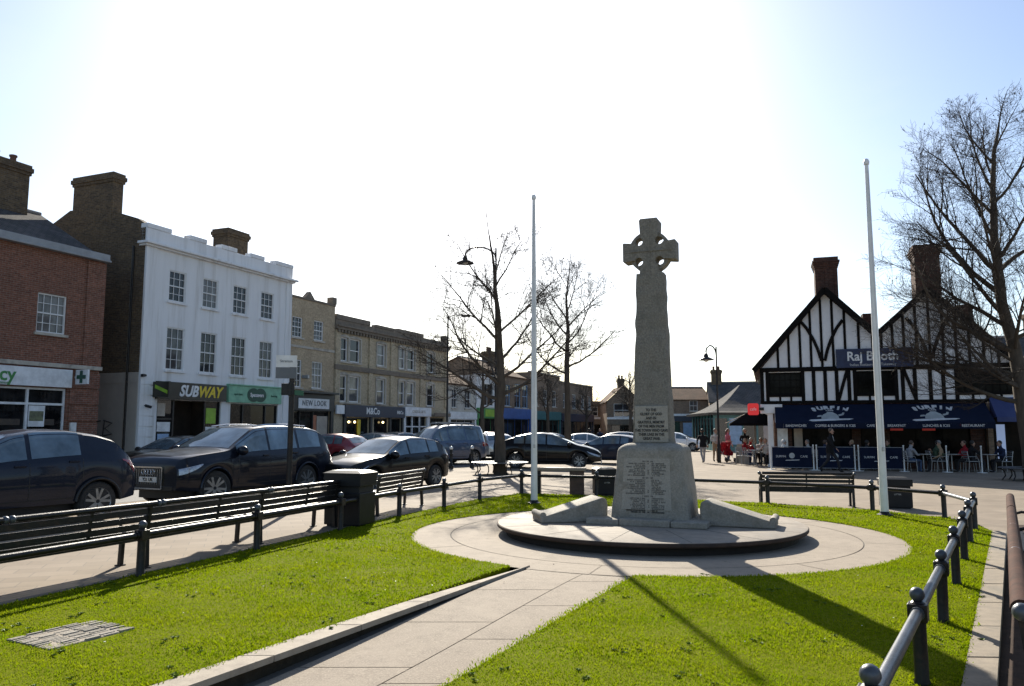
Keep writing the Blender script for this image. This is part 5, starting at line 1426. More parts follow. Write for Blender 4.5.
def car(kind, label, cx, cy, hx, hy, paint, scale=1.0, group='cars parked in the square', plate=None, detail=True, rack=False, rails=False, clad=False, pos='center', name='parked_car'):
    C = Car(kind); T = C.T; hl = T['L']/2
    root = thing(name, label, 'van' if kind == 'van' else 'car', (cx, cy, zg(cx)+.004), math.atan2(hy, hx), group)
    root.scale = (scale,)*3
    xs = set(lin(-hl, hl, 46))
    for xw in (C.xf, C.xr):
        Rr = T['r']*1.17
        for k in range(17): xs.add(xw+Rr*math.cos(PI*k/16)*.9999)
        xs.add(xw+Rr*1.01); xs.add(xw-Rr*1.01)
    xs |= {hl-.02, hl-.05, hl-.1, -hl+.02, -hl+.05, -hl+.1}
    xs = sorted(xs); xs = [x for i, x in enumerate(xs) if i == 0 or x-xs[i-1] > .004]
    m = MB(); nr_ = 12
    for x in xs:
        r = C.ring(x); full = [(y, z) for y, z in r]+[(-y, z) for y, z in r[-2:0:-1]]
        m.v += [(x, y, z) for y, z in full]
    q = len(full)
    for i in range(len(xs)-1):
        for k in range(q):
            k2 = (k+1) % q; m.f.append((i*q+k, (i+1)*q+k, (i+1)*q+k2, i*q+k2)); m.m.append(1 if k in (0, q-1, 1, q-2) else 0)
    m.f.append(tuple(range(q))); m.f.append(tuple((len(xs)-1)*q+k for k in range(q))[::-1]); m.m += [0, 0]
    body = m.build('body', [paint, M['cartrim']], root, 42)
    # glazing, one piece each
    for a, b in T['win']:
        for sd in (1, -1):
            g_ = MB(); C.patch(g_, lin(a, b, 9), lin(6.22, 8.75, 5), .006, sd); g_.build('side_window', M['carglass'], root, 60)
    for (a, b), nm_ in ((T['ws'], 'windscreen'), (T['rw'], 'rear_window')):
        g_ = MB(); X_ = lin(a, b, 9); Y_ = lin(-.93, .93, 9)
        for x in X_:
            for y in Y_: g_.v.append(C.top(x, y, .006))
        for i in range(8):
            for j in range(8):
                f = (i*9+j, (i+1)*9+j, (i+1)*9+j+1, i*9+j+1); g_.f.append(f if nm_ == 'rear_window' else f[::-1]); g_.m.append(0)
        g_.build(nm_, M['carglass'], root, 60)
    # seams and handles
    sm_ = MB()
    for sd in (1, -1):
        for x in T['doors']: C.patch(sm_, [x-.006, x+.006], lin(2.4, 6.0, 7), .003, sd)
        C.patch(sm_, lin(T['doors'][-1], T['doors'][0], 12), [2.38, 2.46], .003, sd)
    sm_.build('door_seams', M['cartrim'], root)
    for sd in (1, -1):
        for x in T['doors'][1:]:
            p = C.surf(x+.16, 5.05, .012); MB().box(x+.06, p[1]*sd-.014, p[2]-.016, x+.24, p[1]*sd+.014, p[2]+.016).build('door_handle', paint, root, bevel=.006)
        p = C.surf(T['win'][0][1]-.02, 6.3, 0)
        MB().ball((0,0,0), .15, 10).xform(Matrix.Translation((p[0]-.02, (p[1]+.13)*sd, p[2]+.05)) @ Matrix.Diagonal((.55, 1.1, .75, 1))).bar((p[0]-.02, p[1]*sd, p[2]+.01), (p[0]-.02, (p[1]+.08)*sd, p[2]+.03), .05, .03).build('wing_mirror', paint, root, 60)
    # lamps
    zhl = lerp_pts(T['top'], hl-.15)
    for sd in (1, -1):
        h_ = MB(); X_ = lin(hl-.56, hl-.03, 8); C.patch(h_, X_, [lin(4.05+.95*(1-i/7)**1.3, 5.45, 5) for i in range(8)], .008, sd); h_.build('headlight', M['lampglass'], root, 60)
        h_ = MB(); X_ = lin(-hl+.06, -hl+.34, 6); C.patch(h_, X_, [lin(4.5+.7*(i/5)**1.5, 5.75, 4) for i in range(6)] if kind != 'van' else [lin(4.2, 5.9, 4)]*6, .008, sd); h_.build('tail_light', M['redlamp'], root, 60)
    # nose and tail
    w_ = T['W']*T['cap']/2; zf = T['top'][0][1]
    gb = MB().box(hl-.03, -w_*.52, zf-.26, hl+.012, w_*.52, zf-.03).build('grille', M['cartrim'], root, bevel=.01)
    sl_ = MB()
    nb = 11 if kind == 'suv' else 2
    if kind == 'suv':
        gb2 = MB().box(hl-.03, -w_*.47, .42, hl+.018, w_*.47, zf-.02).build('grille_lower', M['cartrim'], root, bevel=.02)
        for k in range(nb): y = -w_*.42+w_*.84*k/(nb-1); sl_.box(hl+.016, y-.007, .50, hl+.03, y+.007, zf-.06)
        fr = MB()
        for a, b in (((-.49,.41),(-.49,zf-.02)),((-.49,zf-.02),(.49,zf-.02)),((.49,zf-.02),(.49,.41)),((.49,.41),(-.49,.41))):
            fr.bar((hl+.02, a[0]*w_, a[1]), (hl+.02, b[0]*w_, b[1]), .03, .03, up=(1,0,0))
        fr.build('grille_frame', M['chrome'], root)
        for k in range(4):
            c_ = MB(); y0 = (-.135+.09*k); c_.tube([(hl+.036, y0+.055*math.cos(2*PI*j/14), zf-.12+.055*math.sin(2*PI*j/14)) for j in range(15)], .008, 6); c_.build('badge_ring', M['chrome'], root)
    else:
        for k in range(nb): z = zf-.21+.14*k; sl_.box(hl+.010, -w_*.5, z-.008, hl+.018, w_*.5, z+.008)
    sl_.build('grille_bars', M['chrome'] if kind == 'suv' else M['galv'], gb)
    MB().box(hl-.03, -w_*.85, T['sill']+.03, hl+.008, w_*.85, T['sill']+.13).build('lower_intake', M['cartrim'], root, bevel=.01)
    zp_ = zf-.33 if kind != 'suv' else .60
    pf = MB().box(hl, -.26, zp_-.055, hl+.035, .26, zp_+.055).build('number_plate', M['plateW'], root)
    pr_ = MB().box(-hl-.018, -.26, .60, -hl+.02, .26, .71).build('number_plate', M['plateY'], root)
    if plate: lettering('plate_characters', plate, .095, (hl+.038, 0, zp_), pf, M['black'], rot=(PI/2,0,PI/2), ext=.001, fat=.003)
    MB().box(-hl-.008, -w_*.9, T['sill']+.04, -hl+.03, w_*.9, T['sill']+.2).build('rear_bumper_trim', M['cartrim'], root, bevel=.01)
    # underside and wheels
    MB().box(-hl+.35, -T['W']*.36, .17, hl-.35, T['W']*.36, T['sill']+.15).build('floor_pan', M['cartrim'], root)
    wp = wheel_proto(T['r'], .225, root); first = True
    for x in (C.xf, C.xr):
        for sd in (-1, 1):
            wl = wp if first else copy_tree(wp, root); first = False
            wl.location = (x, sd*(T['W']/2-.125), T['r']); wl.rotation_euler = (0, rnd.uniform(0, 2), PI if sd > 0 else 0)
            if x == C.xf and kind == 'suv': wl.rotation_euler.z += R(-16)
    if clad:
        for xw in (C.xf, C.xr):
            for sd in (1, -1):
                pts = []
                for k in range(15):
                    a = PI*(.02+.96*k/14); pts.append((xw+T['r']*1.15*math.cos(a), sd*(T['W']/2+.004), T['r']*1.15*math.sin(a)+T['r']))
                MB().tube(pts, .028, 6).build('wheel_arch_trim', M['cartrim'] if kind != 'suv' else paint, root, 60)
    if rails:
        for sd in (1, -1):
            pts = []
            for x in lin(.25, -1.6, 9):
                r = C.ring(x); pts.append((x, sd*(r[9][0]-.05), r[9][1]+.05))
            MB().tube(pts, .017, 6).build('roof_rail', M['chrome'], root, 60)
    if rack:
        for x in (.1, -.7, -1.5): MB().tube([(x,-.72,1.90),(x,.72,1.90)], .022, 6).bar((x,-.7,1.80),(x,-.7,1.9),.04,.04).bar((x,.7,1.80),(x,.7,1.9),.04,.04).build('roof_bar', M['galv'], root)
        MB().box(-1.7,-.15,1.925,.45,.1,1.975).build('ladder', M['galv'], root)
    MB().tube([(-hl+.5,0,lerp_pts(T['top'],-hl+.5)+.02),(-hl+.36,0,lerp_pts(T['top'],-hl+.5)+.2)], .004, 4).build('aerial', M['cartrim'], root)
    return root

def P(n, c, flake=.35, rough=.28): 
    if 'paint_'+n not in M: M['paint_'+n] = paint_mat('car_paint_'+n, c, rough, flake if max(c) > .05 else .1, max(c) <= .05)
    return M['paint_'+n]
H1 = (-.533, -.846); LEFT = (.846, -.533)
def at_left(x, y, wbm, Wd, h=H1):      # left side mid-axle point to body centre
    l = (-h[1], h[0]); return x-l[0]*(Wd/2-.1), y-l[1]*(Wd/2-.1)
H2 = (-.43, -.903); c_ = at_left(-5.85, 18.85, 0, 2.05, H2); car('suv', 'tall very dark blue off roader with a chrome barred grille behind the benches', *c_, *H2, P('dark_navy', (.006,.008,.015)), 1.0, plate='Y21 UK', rails=True, clad=True)
c_ = at_left(-8.38, 13.42, 0, 1.85); car('crossover', 'dark blue grey crossover nearest the camera, cut off by the left picture edge', *c_, *H1, P('slate_blue', (.011,.015,.027)), 1.05, clad=True)
c_ = at_left(-2.97, 22.0, 0, 1.76); car('hatch', 'black hatchback behind the black litter bin, facing left', *c_, *H1, P('black', (.004,.004,.005)), 1.0, plate='KN57 OVB')
car('fastback', 'black fastback car facing right behind the left flagpole', 1.6, 34.0, 1, -.12, P('black', (.004,.004,.005)), 1.02)
car('van', 'blue grey van with a roof rack parked beyond the black hatchback', -3.35, 37.0, -.72, -.69, P('van_blue', (.05,.085,.15), .2), 1.0, rack=True, name='parked_van')
car('hatch', 'red hatchback parked across the road behind the off roader', -8.45, 35.4, -.9, .35, P('red', (.20,.012,.018), .2), 1.0)
car('hatch', 'silver hatchback just right of the red one, outside the black shopfront', -7.6, 41.5, -.85, .5, P('silver', (.42,.43,.44), .7), 1.0)
car('hatch', 'dark hatchback between the crossover and the off roader, by the white building', -11.9, 27.6, -.45, -.9, P('charcoal', (.009,.009,.010)), .98)
car('hatch', 'dark blue hatchback tail on behind the nose of the black fastback', 4.9, 41.0, -.88, .45, P('midnight', (.016,.022,.04)), 1.02)
car('hatch', 'pale silver car roof showing behind the cabin of the black fastback', 2.7, 47.5, .9, .3, P('silver', (.42,.43,.44), .7))
car('fastback', 'white car roof seen over the dark blue hatchback', 5.2, 53, .95, -.2, P('white', (.72,.72,.72), 0))
car('crossover', 'dark car with bright roof close to the left side of the cross block', 7.3, 47.5, .95, -.2, P('charcoal', (.009,.009,.010)))
car('fastback', 'white car parked right of the cross, before the navy fascia shop', 13.3, 63, .92, -.4, P('white', (.72,.72,.72), 0))
car('hatch', 'silver car tail on between the blue van and the bare tree', -1.3, 43.5, -.35, .94, P('silver', (.42,.43,.44), .7))
car('hatch', 'small red car far down the street past the blue van', -1.7, 51, -.4, .9, P('red', (.20,.012,.018), .2))
car('fastback', 'grey car behind the roof of the black hatchback', -6.6, 43.5, -.5, -.86, P('grey', (.14,.145,.15), .6))
car('hatch', 'pale car beside the grey one, farther along the kerb', -5.6, 49.5, -.45, -.9, P('white', (.72,.72,.72), 0))
# ------------------------------------------------------------------ bare trees
M['bark'] = mat('grey_brown_bark', (.105,.085,.065), .9, 0, (.055,.045,.036), 7, .9, .9, 22, .15, stretch=(1,1,.3))
M['twig'] = mat('dark_twigs', (.055,.043,.034), .85, 0, (.035,.028,.023), 9, .7, spec=.2)
M['limb_lit'] = mat('pale_limb_bark', (.15,.125,.09), .85, 0, (.085,.07,.052), 9, .8, .5, 25, .2)

class Tree:
    def __init__(s, seed): s.r = random.Random(seed); s.T = MB(); s.W = MB(); s.S = []
    def rv(s, a): return Vector((s.r.gauss(0, a), s.r.gauss(0, a), s.r.gauss(0, a)))
    def grow(s, p, d, L, r0, depth, up=.06, droop=0):
        n = max(3, int(L/(.34 if depth < 3 else .16))); n = min(n, 9)
        pts = [p.copy()]; rad = [r0]; d = d.normalized(); dirs = [d]
        for i in range(n):
            d = (d+s.rv(.10 if depth < 2 else .12)+Vector((0,0,up*(1 if depth < 3 else .8)-droop))).normalized()
            p = p+d*(L/n); pts.append(p.copy()); rad.append(max(.0036, r0*(1-.8*(i+1)/n))); dirs.append(d)
        (s.T if depth <= 1 else s.W).tube(pts, rad, 7 if depth == 0 else (6 if depth == 1 else (4 if depth == 2 else 3)), cap=depth <= 1)
        if depth >= 4: 
            if s.r.random() < .05: s.S.append(pts[-1])
            return
        nc = {0: 7, 1: 10, 2: 9, 3: 4}[depth]; nc = max(2, int(nc*min(1.3, .5+L/2.2))) if depth < 3 else nc
        for k in range(nc):
            f = .22+.76*(k+s.r.random()*.8)/nc; f = min(f, .98); i = int(f*n); fr = f*n-i
            q = pts[i].lerp(pts[min(i+1, n)], fr); dd = dirs[min(i+1, n)]
            ax = dd.cross(s.rv(1)).normalized(); a = R(s.r.uniform(28, 62))
            nd = (dd*math.cos(a)+ax*math.sin(a)).normalized()
            if nd.z < -.25 and depth < 3: nd.z *= -.3
            s.grow(q, nd, L*(s.r.uniform(.34,.6) if depth < 2 else s.r.uniform(.42,.72))*(1.05-.45*f), max(.0042, rad[i]*s.r.uniform(.36,.55)), depth+1, up, droop)
    def trunk(s, pts, rad, n=12):
        # smooth the trunk line
        P = [Vector(p) for p in pts]; out = []; ro = []
        for i in range(len(P)-1):
            a, b, c, d = P[max(i-1,0)], P[i], P[i+1], P[min(i+2,len(P)-1)]
            for k in range(4):
                t = k/4; out.append(.5*((2*b)+(c-a)*t+(2*a-5*b+4*c-d)*t*t+(3*b-a-3*c+d)*t**3)+s.rv(.012)); ro.append((rad[i]*(1-t)+rad[i+1]*t)*s.r.uniform(.95,1.06))
        out.append(P[-1]); ro.append(rad[-1])
        s.T.tube(out, ro, n); return out, ro
    def build(s, root, sb=True, tm=None):
        s.T.build('trunk', tm or M['bark'], root, 60); s.W.build('crown', M['twig'], root, 60)
        if sb and s.S:
            m = MB()
            for p in s.S: m.tube([p, p-Vector((0,0,.05))], .003, 3).ball(p-Vector((0,0,.07)), .022, 6)
            m.build('seed_balls', M['twig'], root)['kind'] = 'stuff'
def axis(az, el): return Vector((math.cos(R(az))*math.cos(R(el)), math.sin(R(az))*math.cos(R(el)), math.sin(R(el))))

TG = 'bare trees around the square'
def bare_tree(label, x, y, seed, trunk, rad, limbs, sb=True, up=.06, n=12, lim=1.12, thick=.8, sc=(1,1,1)):
    t = thing('bare_tree', label, 'tree', (x, y, zg(x)), 0, TG)
    T = Tree(seed); line, rr = T.trunk(trunk, rad, n)
    for (z, az, el, L, k) in limbs:
        i = min(range(len(line)), key=lambda j: abs(line[j].z-z)); p = line[i]
        T.grow(p, axis(az, el), L*lim, max(.012, rr[i]*k*thick), 1, up)
    T.grow(line[-1], (line[-1]-line[-3]).normalized(), 1.3, rr[-1], 2, up)
    T.build(t, sb); t.scale = sc; return t
# big tree at the right edge: trunk leans, long rising limbs to the left
bare_tree('tall bare tree at the right picture edge in front of the timbered cafe', 18.15, 27.5, 5,
  [(0,0,-.1),(-.10,0,.6),(-.22,.0,2.6),(-.30,.1,4.3),(-.62,.1,5.9),(-.78,.0,7.4),(-.72,.1,9.0),(-.66,.0,10.8),(-.35,.0,12.3)],
  [.33,.24,.225,.205,.18,.155,.12,.075,.03],
  [(2.7,176,12,3.6,.48),(3.2,200,22,3.2,.42),(3.6,165,8,3.9,.5),(4.0,20,20,3.6,.5),(4.1,250,18,3.0,.42),(4.5,185,24,4.2,.55),(4.9,330,25,3.2,.45),(5.2,150,30,3.6,.5),(5.5,205,26,3.8,.52),(5.9,60,30,3.4,.5),
   (6.2,180,32,4.2,.62),(6.6,230,35,3.2,.5),(6.9,15,35,3.6,.6),(7.2,165,38,3.7,.62),(7.6,290,40,2.8,.55),(8.0,195,42,3.2,.62),(8.4,40,42,3.2,.62),(8.9,150,48,2.9,.62),(9.3,345,45,2.7,.65),(9.8,215,50,2.4,.65),(10.3,90,52,2.0,.7),(10.9,170,55,1.9,.7),(11.3,10,55,1.7,.7),(2.9,185,30,3.0,.3),(3.4,172,18,3.4,.3),(3.1,225,10,2.8,.3),(3.8,195,14,3.3,.3),(4.2,160,35,2.8,.3),(5.0,215,34,3.0,.3)], up=.07, lim=1.2, thick=.85, sc=(1,1,1.05))
bare_tree('bare tree inside a round bench left of the near flagpole', -.45, 29.3, 21,
  [(0,0,-.05),(.02,0,.9),(-.02,0,2.0),(.04,.05,3.0),(.0,.05,4.2),(-.10,0,5.6),(-.25,.05,7.2),(-.45,0,8.4)], [.25,.185,.17,.16,.125,.09,.05,.02],
  [(2.5,182,14,2.9,.55),(2.7,12,16,3.1,.55),(2.95,90,20,2.4,.5),(3.1,200,28,2.9,.5),(3.3,345,25,2.7,.5),(3.6,160,34,2.6,.5),(3.9,30,38,2.6,.5),(4.3,250,34,2.2,.5),(4.6,185,40,2.6,.6),(5.0,5,45,2.5,.6),(5.5,120,48,1.9,.6),(5.9,200,50,2.0,.65),(6.4,20,52,1.8,.7),(7.0,300,55,1.4,.7)], lim=1.25, sc=(1,1,1.09))
bare_tree('slender bare tree right of the near flagpole behind the black fastback', 2.7, 38.2, 57,
  [(0,0,-.05),(.02,0,1.5),(-.02,0,3.4),(.0,.0,4.7),(.05,0,6.2),(.0,0,7.6),(.15,0,8.9)], [.20,.155,.135,.12,.085,.05,.02],
  [(4.2,178,18,2.6,.55),(4.4,8,22,2.8,.55),(4.7,80,24,2.2,.5),(5.0,210,32,2.5,.55),(5.3,340,34,2.5,.55),(5.7,150,40,2.2,.6),(6.1,25,42,2.3,.6),(6.6,190,48,1.9,.65),(7.0,320,50,1.8,.65),(7.5,60,52,1.5,.7),(7.9,200,55,1.3,.7)], lim=1.25, sc=(1,1,1.08))
t3 = bare_tree('small bare tree farther back, left of the tree with the round bench', -1.75, 46, 41,
  [(0,0,-.05),(.02,0,1.5),(0,0,2.8),(.05,0,4.0),(.0,0,5.6)], [.17,.13,.11,.08,.02],
  [(2.5,180,25,2.0,.55),(2.7,10,28,2.0,.55),(3.0,90,35,1.6,.5),(3.3,220,40,1.7,.6),(3.7,340,45,1.6,.65),(4.2,160,50,1.3,.7),(4.6,30,55,1.2,.7)], False)
for (x, y, rz, sc, l) in ((3.0, 66, 1.2, 1.15, 'small far bare tree in front of the teal shopfront'), (7.6, 80, 2.2, 1.1, 'thin far bare tree in front of the orange brown block'), (10.9, 72, 4.0, 1.25, 'far bare tree beside the gabled house left of the cross shaft'), (12.4, 78, 5.1, 1.1, 'far bare tree just left of the cross shaft, before the gabled house wall')):
    c = copy_tree(t3); c.location = (x, y, zg(x)); c.rotation_euler.z = rz; c.scale = (sc,)*3; c['label'] = l
# distant leafy hump beyond the roofs
# round seats about the trunks
def ring_seat(label, x, y):
    t = thing('tree_seat', label, 'bench', (x, y, zg(x)), 0, 'round metal seats about tree trunks')
    s_ = MB()
    for r0, r1 in ((.55,.66),(.69,.80),(.83,.94),(.97,1.06)):
        s_.lathe([(r0,.42),(r0,.445),(r1,.445),(r1,.42),(r0,.42)], 32)
    s_.build('seat', M['iron_grey'], t)
    for k in range(8):
        a = 2*PI*k/8+.3; c, s2 = math.cos(a), math.sin(a)
        MB().tube([(c*.98,s2*.98,.42),(c*.86,s2*.86,.30),(c*.84,s2*.84,.15),(c*.95,s2*.95,.0)], .022, 6).bar((c*.55,s2*.55,.41),(c*1.05,s2*1.05,.41),.04,.02).build('leg', M['iron'], t)
    return t
ring_seat('round metal seat about the trunk of the tree near the left flagpole', -.45, 29.3)
ring_seat('round metal seat about the tree at the right picture edge', 18.15, 27.5)
# bollards by the van
def bollard(label, x, y):
    t = thing('bollard', label, 'bollard', (x, y, zg(x)), 0, 'black bollards with pale caps beside the van')
    MB().lathe([(.10,0),(.10,.12),(.065,.16),(.06,.55),(.085,.57),(.085,.62),(.06,.64),(.055,.80)], 14).build('shaft', M['iron'], t, 40)
    MB().ball((0,0,.86), .08, 12).build('cap', M['whitepaint'], t, 180)
bollard('left one of two black bollards in front of the blue grey van', -2.56, 33.2); bollard('right one of two black bollards in front of the blue grey van', -1.72, 33.9)
# ------------------------------------------------------------------ people
SK = mat('skin', (.42,.25,.18), .5, 0, (.36,.21,.15), 6)
def cloth(n, c): 
    if 'cl_'+n not in M: M['cl_'+n] = mat('cloth_'+n, c, .85, 0, tuple(x*.72 for x in c), 9, .8, .2, 40, .2)
    return M['cl_'+n]
PC = dict(black=(.012,.012,.014), grey=(.30,.30,.32), white=(.72,.70,.68), pink=(.55,.16,.22), navy=(.02,.03,.07), brown=(.14,.08,.05), red=(.35,.02,.03), tan=(.35,.25,.16), dark=(.03,.03,.035), pale=(.52,.50,.48), denim=(.06,.09,.16), green=(.05,.08,.05))
POSE = {}
POSE['walk'] = dict(pel=(0,0,.95), che=(0,.04,1.28), nek=(0,.05,1.48), hed=(0,.08,1.63), shL=(.19,.04,1.41), elL=(.25,.16,1.15), wrL=(.22,.33,.97), shR=(-.19,.04,1.41), elR=(-.26,-.12,1.16), wrR=(-.25,-.18,.92),
    hiL=(.095,0,.91), knL=(.10,-.06,.50), anL=(.10,-.38,.16), toL=(.10,-.30,.05), hiR=(-.095,0,.91), knR=(-.10,.26,.50), anR=(-.10,.33,.09), toR=(-.10,.47,.05))
POSE['walk2'] = dict(pel=(0,0,.95), che=(0,.02,1.28), nek=(0,.02,1.48), hed=(0,.04,1.63), shL=(.19,.02,1.41), elL=(.30,.02,1.16), wrL=(.29,.08,.92), shR=(-.19,.02,1.41), elR=(-.30,.0,1.16), wrR=(-.28,.10,.93),
    hiL=(.095,0,.91), knL=(.09,.10,.49), anL=(.08,.10,.09), toL=(.08,.24,.04), hiR=(-.095,0,.91), knR=(-.09,.02,.49), anR=(-.07,-.18,.12), toR=(-.07,-.07,.04))
POSE['stand'] = dict(pel=(0,0,.95), che=(0,.0,1.28), nek=(0,.0,1.48), hed=(0,.03,1.63), shL=(.19,.0,1.41), elL=(.27,.02,1.15), wrL=(.15,.24,1.10), shR=(-.19,.0,1.41), elR=(-.27,.0,1.15), wrR=(-.24,.12,.93),
    hiL=(.095,0,.91), knL=(.11,.03,.49), anL=(.12,.0,.09), toL=(.14,.13,.04), hiR=(-.095,0,.91), knR=(-.10,.02,.49), anR=(-.11,-.02,.09), toR=(-.13,.11,.04))
POSE['sit'] = dict(pel=(0,0,.53), che=(0,.05,.87), nek=(0,.09,1.06), hed=(0,.13,1.21), shL=(.19,.07,.99), elL=(.25,.20,.76), wrL=(.14,.40,.76), shR=(-.19,.07,.99), elR=(-.25,.18,.75), wrR=(-.10,.38,.76),
    hiL=(.095,.03,.52), knL=(.13,.44,.53), anL=(.14,.40,.09), toL=(.15,.53,.04), hiR=(-.095,.03,.52), knR=(-.12,.45,.53), anR=(-.12,.50,.09), toR=(-.12,.63,.04))
POSE['sit2'] = dict(POSE['sit'], wrL=(.05,.36,.95), elL=(.24,.22,.80), che=(0,.0,.87), nek=(0,.02,1.06), hed=(.02,.05,1.21), shL=(.19,.02,.99), shR=(-.19,.02,.99), elR=(-.26,.06,.74), wrR=(-.16,.30,.62))
BONES = [('pel','che'),('che','nek'),('nek','hed'),('che','shL'),('shL','elL'),('elL','wrL'),('che','shR'),('shR','elR'),('elR','wrR'),('pel','hiL'),('hiL','knL'),('knL','anL'),('anL','toL'),('pel','hiR'),('hiR','knR'),('knR','anR'),('anR','toR')]
RAD = dict(pel=(.155,.115), che=(.165,.115), nek=(.06,.06), hed=(.078,.09), sh=(.070,.070), el=(.047,.047), wr=(.032,.032), hi=(.092,.095), kn=(.062,.062), an=(.042,.042), to=(.040,.034))
def person(label, x, y, face, pose, top, legs, hair=(.04,.025,.018), shoes='black', H=1.0, sleeves=True, group=None, z=None, extra=None, hairlong=False):
    P_ = POSE[pose]; names = list(P_)
    me = bpy.data.meshes.new('skeleton'); me.from_pydata([P_[n] for n in names], [(names.index(a), names.index(b)) for a, b in BONES], [])
    ob = bpy.data.objects.new('skeleton', me); COL.objects.link(ob)
    sk_ = ob.modifiers.new('Skin', 'SKIN'); sk_.use_smooth_shade = True
    if not me.skin_vertices:
        bm = bmesh.new(); bm.from_mesh(me); bm.verts.layers.skin.verify(); bm.to_mesh(me); bm.free()
    for i, n in enumerate(names):
        v = me.skin_vertices[0].data[i]; v.radius = RAD.get(n) or RAD[n[:2]]; v.use_root = (n == 'pel')
    ss = ob.modifiers.new('Subsurf', 'SUBSURF'); ss.levels = 2; ss.render_levels = 2
    dg = bpy.context.evaluated_depsgraph_get(); body = bpy.data.meshes.new_from_object(ob.evaluated_get(dg))
    bpy.data.objects.remove(ob)
    mats = [cloth(top, PC[top]), cloth(legs, PC[legs]), SK, cloth(shoes, PC[shoes])]
    zone = {('pel','che'):0,('che','nek'):0,('nek','hed'):2,('che','shL'):0,('che','shR'):0,('shL','elL'):0,('shR','elR'):0,('elL','wrL'):0 if sleeves else 2,('elR','wrR'):0 if sleeves else 2,('anL','toL'):3,('anR','toR'):3}
    V = [tuple(v.co) for v in body.vertices]; F = [tuple(p.vertices) for p in body.polygons]; MI = []
    seg = [(Vector(P_[a]), Vector(P_[b]), zone.get((a, b), 1), (RAD.get(a) or RAD[a[:2]])[0]) for a, b in BONES]
    for p in body.polygons:
        c = p.center; best = (9, 0)
        for A, B, zi, r in seg:
            t = max(0, min(1, (c-A).dot(B-A)/max(1e-6, (B-A).length_squared))); d = (c-(A+(B-A)*t)).length/(r+.03)
            if d < best[0]: best = (d, zi)
        MI.append(best[1])
    bpy.data.meshes.remove(body)
    m = MB(); m.v = V; m.f = F; m.m = MI
    # face: cranium, jaw, nose, ears, eye sockets
    h = Vector(P_['hed']); m.ball(h+Vector((0,.0,.035)), .088, 12, 2, 1.25); m.ball(h+Vector((0,.03,-.045)), .058, 10, 2, 1.1)
    m.tube([h+Vector((0,.085,.035)), h+Vector((0,.112,-.005))], [.010,.016], 6, 2)
    for s_ in (-1, 1): m.ball(h+Vector((s_*.087,.0,.01)), .02, 6, 2, 1.5); m.ball(h+Vector((s_*.032,.083,.04)), .010, 6, 3)
    m.box(h.x-.024, h.y+.084, h.z-.045, h.x+.024, h.y+.09, h.z-.039, 3)
    # hands with thumb and four unequal curled fingers
    for sd in 'LR':
        w = Vector(P_['wr'+sd]); d = (w-Vector(P_['el'+sd])).normalized(); sx = 1 if sd == 'L' else -1
        side = d.cross(Vector((0,0,1))); side = side.normalized() if side.length > .1 else Vector((0,1,0)); nrm = side.cross(d)
        m.bar(w-d*.01, w+d*.085, .075, .03, 2, up=nrm)
        for k, L_ in enumerate((.07,.08,.076,.06)):
            b = w+d*.08+side*(-.028+.019*k); m.tube([b, b+d*L_*.5-nrm*.008, b+d*L_*.9-nrm*.03], [.0095,.0085,.006], 5, 2)
        b = w+d*.02+side*.036; m.tube([b, b+d*.03+side*.022, b+d*.062+side*.022-nrm*.01], [.011,.010,.007], 5, 2)
    root = m.build('person', mats, None, 180, loc=(x, y, zg(x) if z is None else z), rotz=math.atan2(face[1], face[0])-PI/2)
    root.scale = (H, H, H); tag(root, label, 'person', group)
    hm = MB(); c = h+Vector((0,-.012,.055))
    o = len(hm.v); hm.ball(c, .097, 12, 0, 1.12)
    hm.v = [(vx, min(vy, c.y+.055) if vz < c.z+.045 else vy, max(vz, c.z-.02 if vy > c.y+.0 else c.z-(.30 if hairlong else .09))) for vx, vy, vz in hm.v]
    if hairlong: hm.tube([c+Vector((0,-.06,0)), c+Vector((0,-.10,-.14)), c+Vector((0,-.10,-.26))], [.08,.075,.04], 8)
    hk = 'hair_%d' % int(hair[0]*1000)
    if hk not in M: M[hk] = mat('hair', hair, .6, 0, tuple(q*.6 for q in hair), 20)
    hm.build('hair', M[hk], root, 180)
    if extra: extra(root, P_)
    return root
def shirt(root, P_):
    n = Vector(P_['nek']); MB().add([(n.x-.035,n.y+.075,n.z-.0),(n.x+.035,n.y+.075,n.z-.0),(n.x+.012,n.y+.135,n.z-.22),(n.x-.012,n.y+.135,n.z-.22)], [(0,1,2,3)]).build('shirt_front', cloth('white', PC['white']), root)
    # jacket skirts
    p = Vector(P_['pel']); MB().lathe([(.19,p.z-.16),(.185,p.z+.0),(.17,p.z+.16)], 14).xform(Matrix.Diagonal((1,.78,1,1))).build('jacket_hem', cloth('black', PC['black']), root, 60)
def hem(col):
    def f(root, P_):
        p = Vector(P_['pel']); MB().lathe([(.185,p.z-.12),(.18,p.z),(.165,p.z+.14)], 14).xform(Matrix.Diagonal((1,.8,1,1))).build('jacket_hem', cloth(col, PC[col]), root, 60)
    return f
person('man in a black suit and white shirt striding past the cafe barriers', 12.97, 32.15, (.75,-.65), 'walk', 'black', 'dark', (.10,.075,.055), extra=shirt, H=1.02)
person('woman in a black jacket and pale grey trousers walking away right of the cross', 9.99, 41.2, (-.1,1), 'walk2', 'black', 'grey', (.015,.012,.010), extra=hem('black'), hairlong=False)
pw = person('person in a pale top standing behind the slim street lamp', 11.0, 42.6, (.3,-1), 'stand', 'pale', 'tan', (.05,.035,.025))
pk_ = person('woman in a pink top with long hair beside a red pushchair', 11.85, 43.2, (.6,-.5), 'stand', 'pink', 'denim', (.14,.05,.04), hairlong=True, sleeves=False)
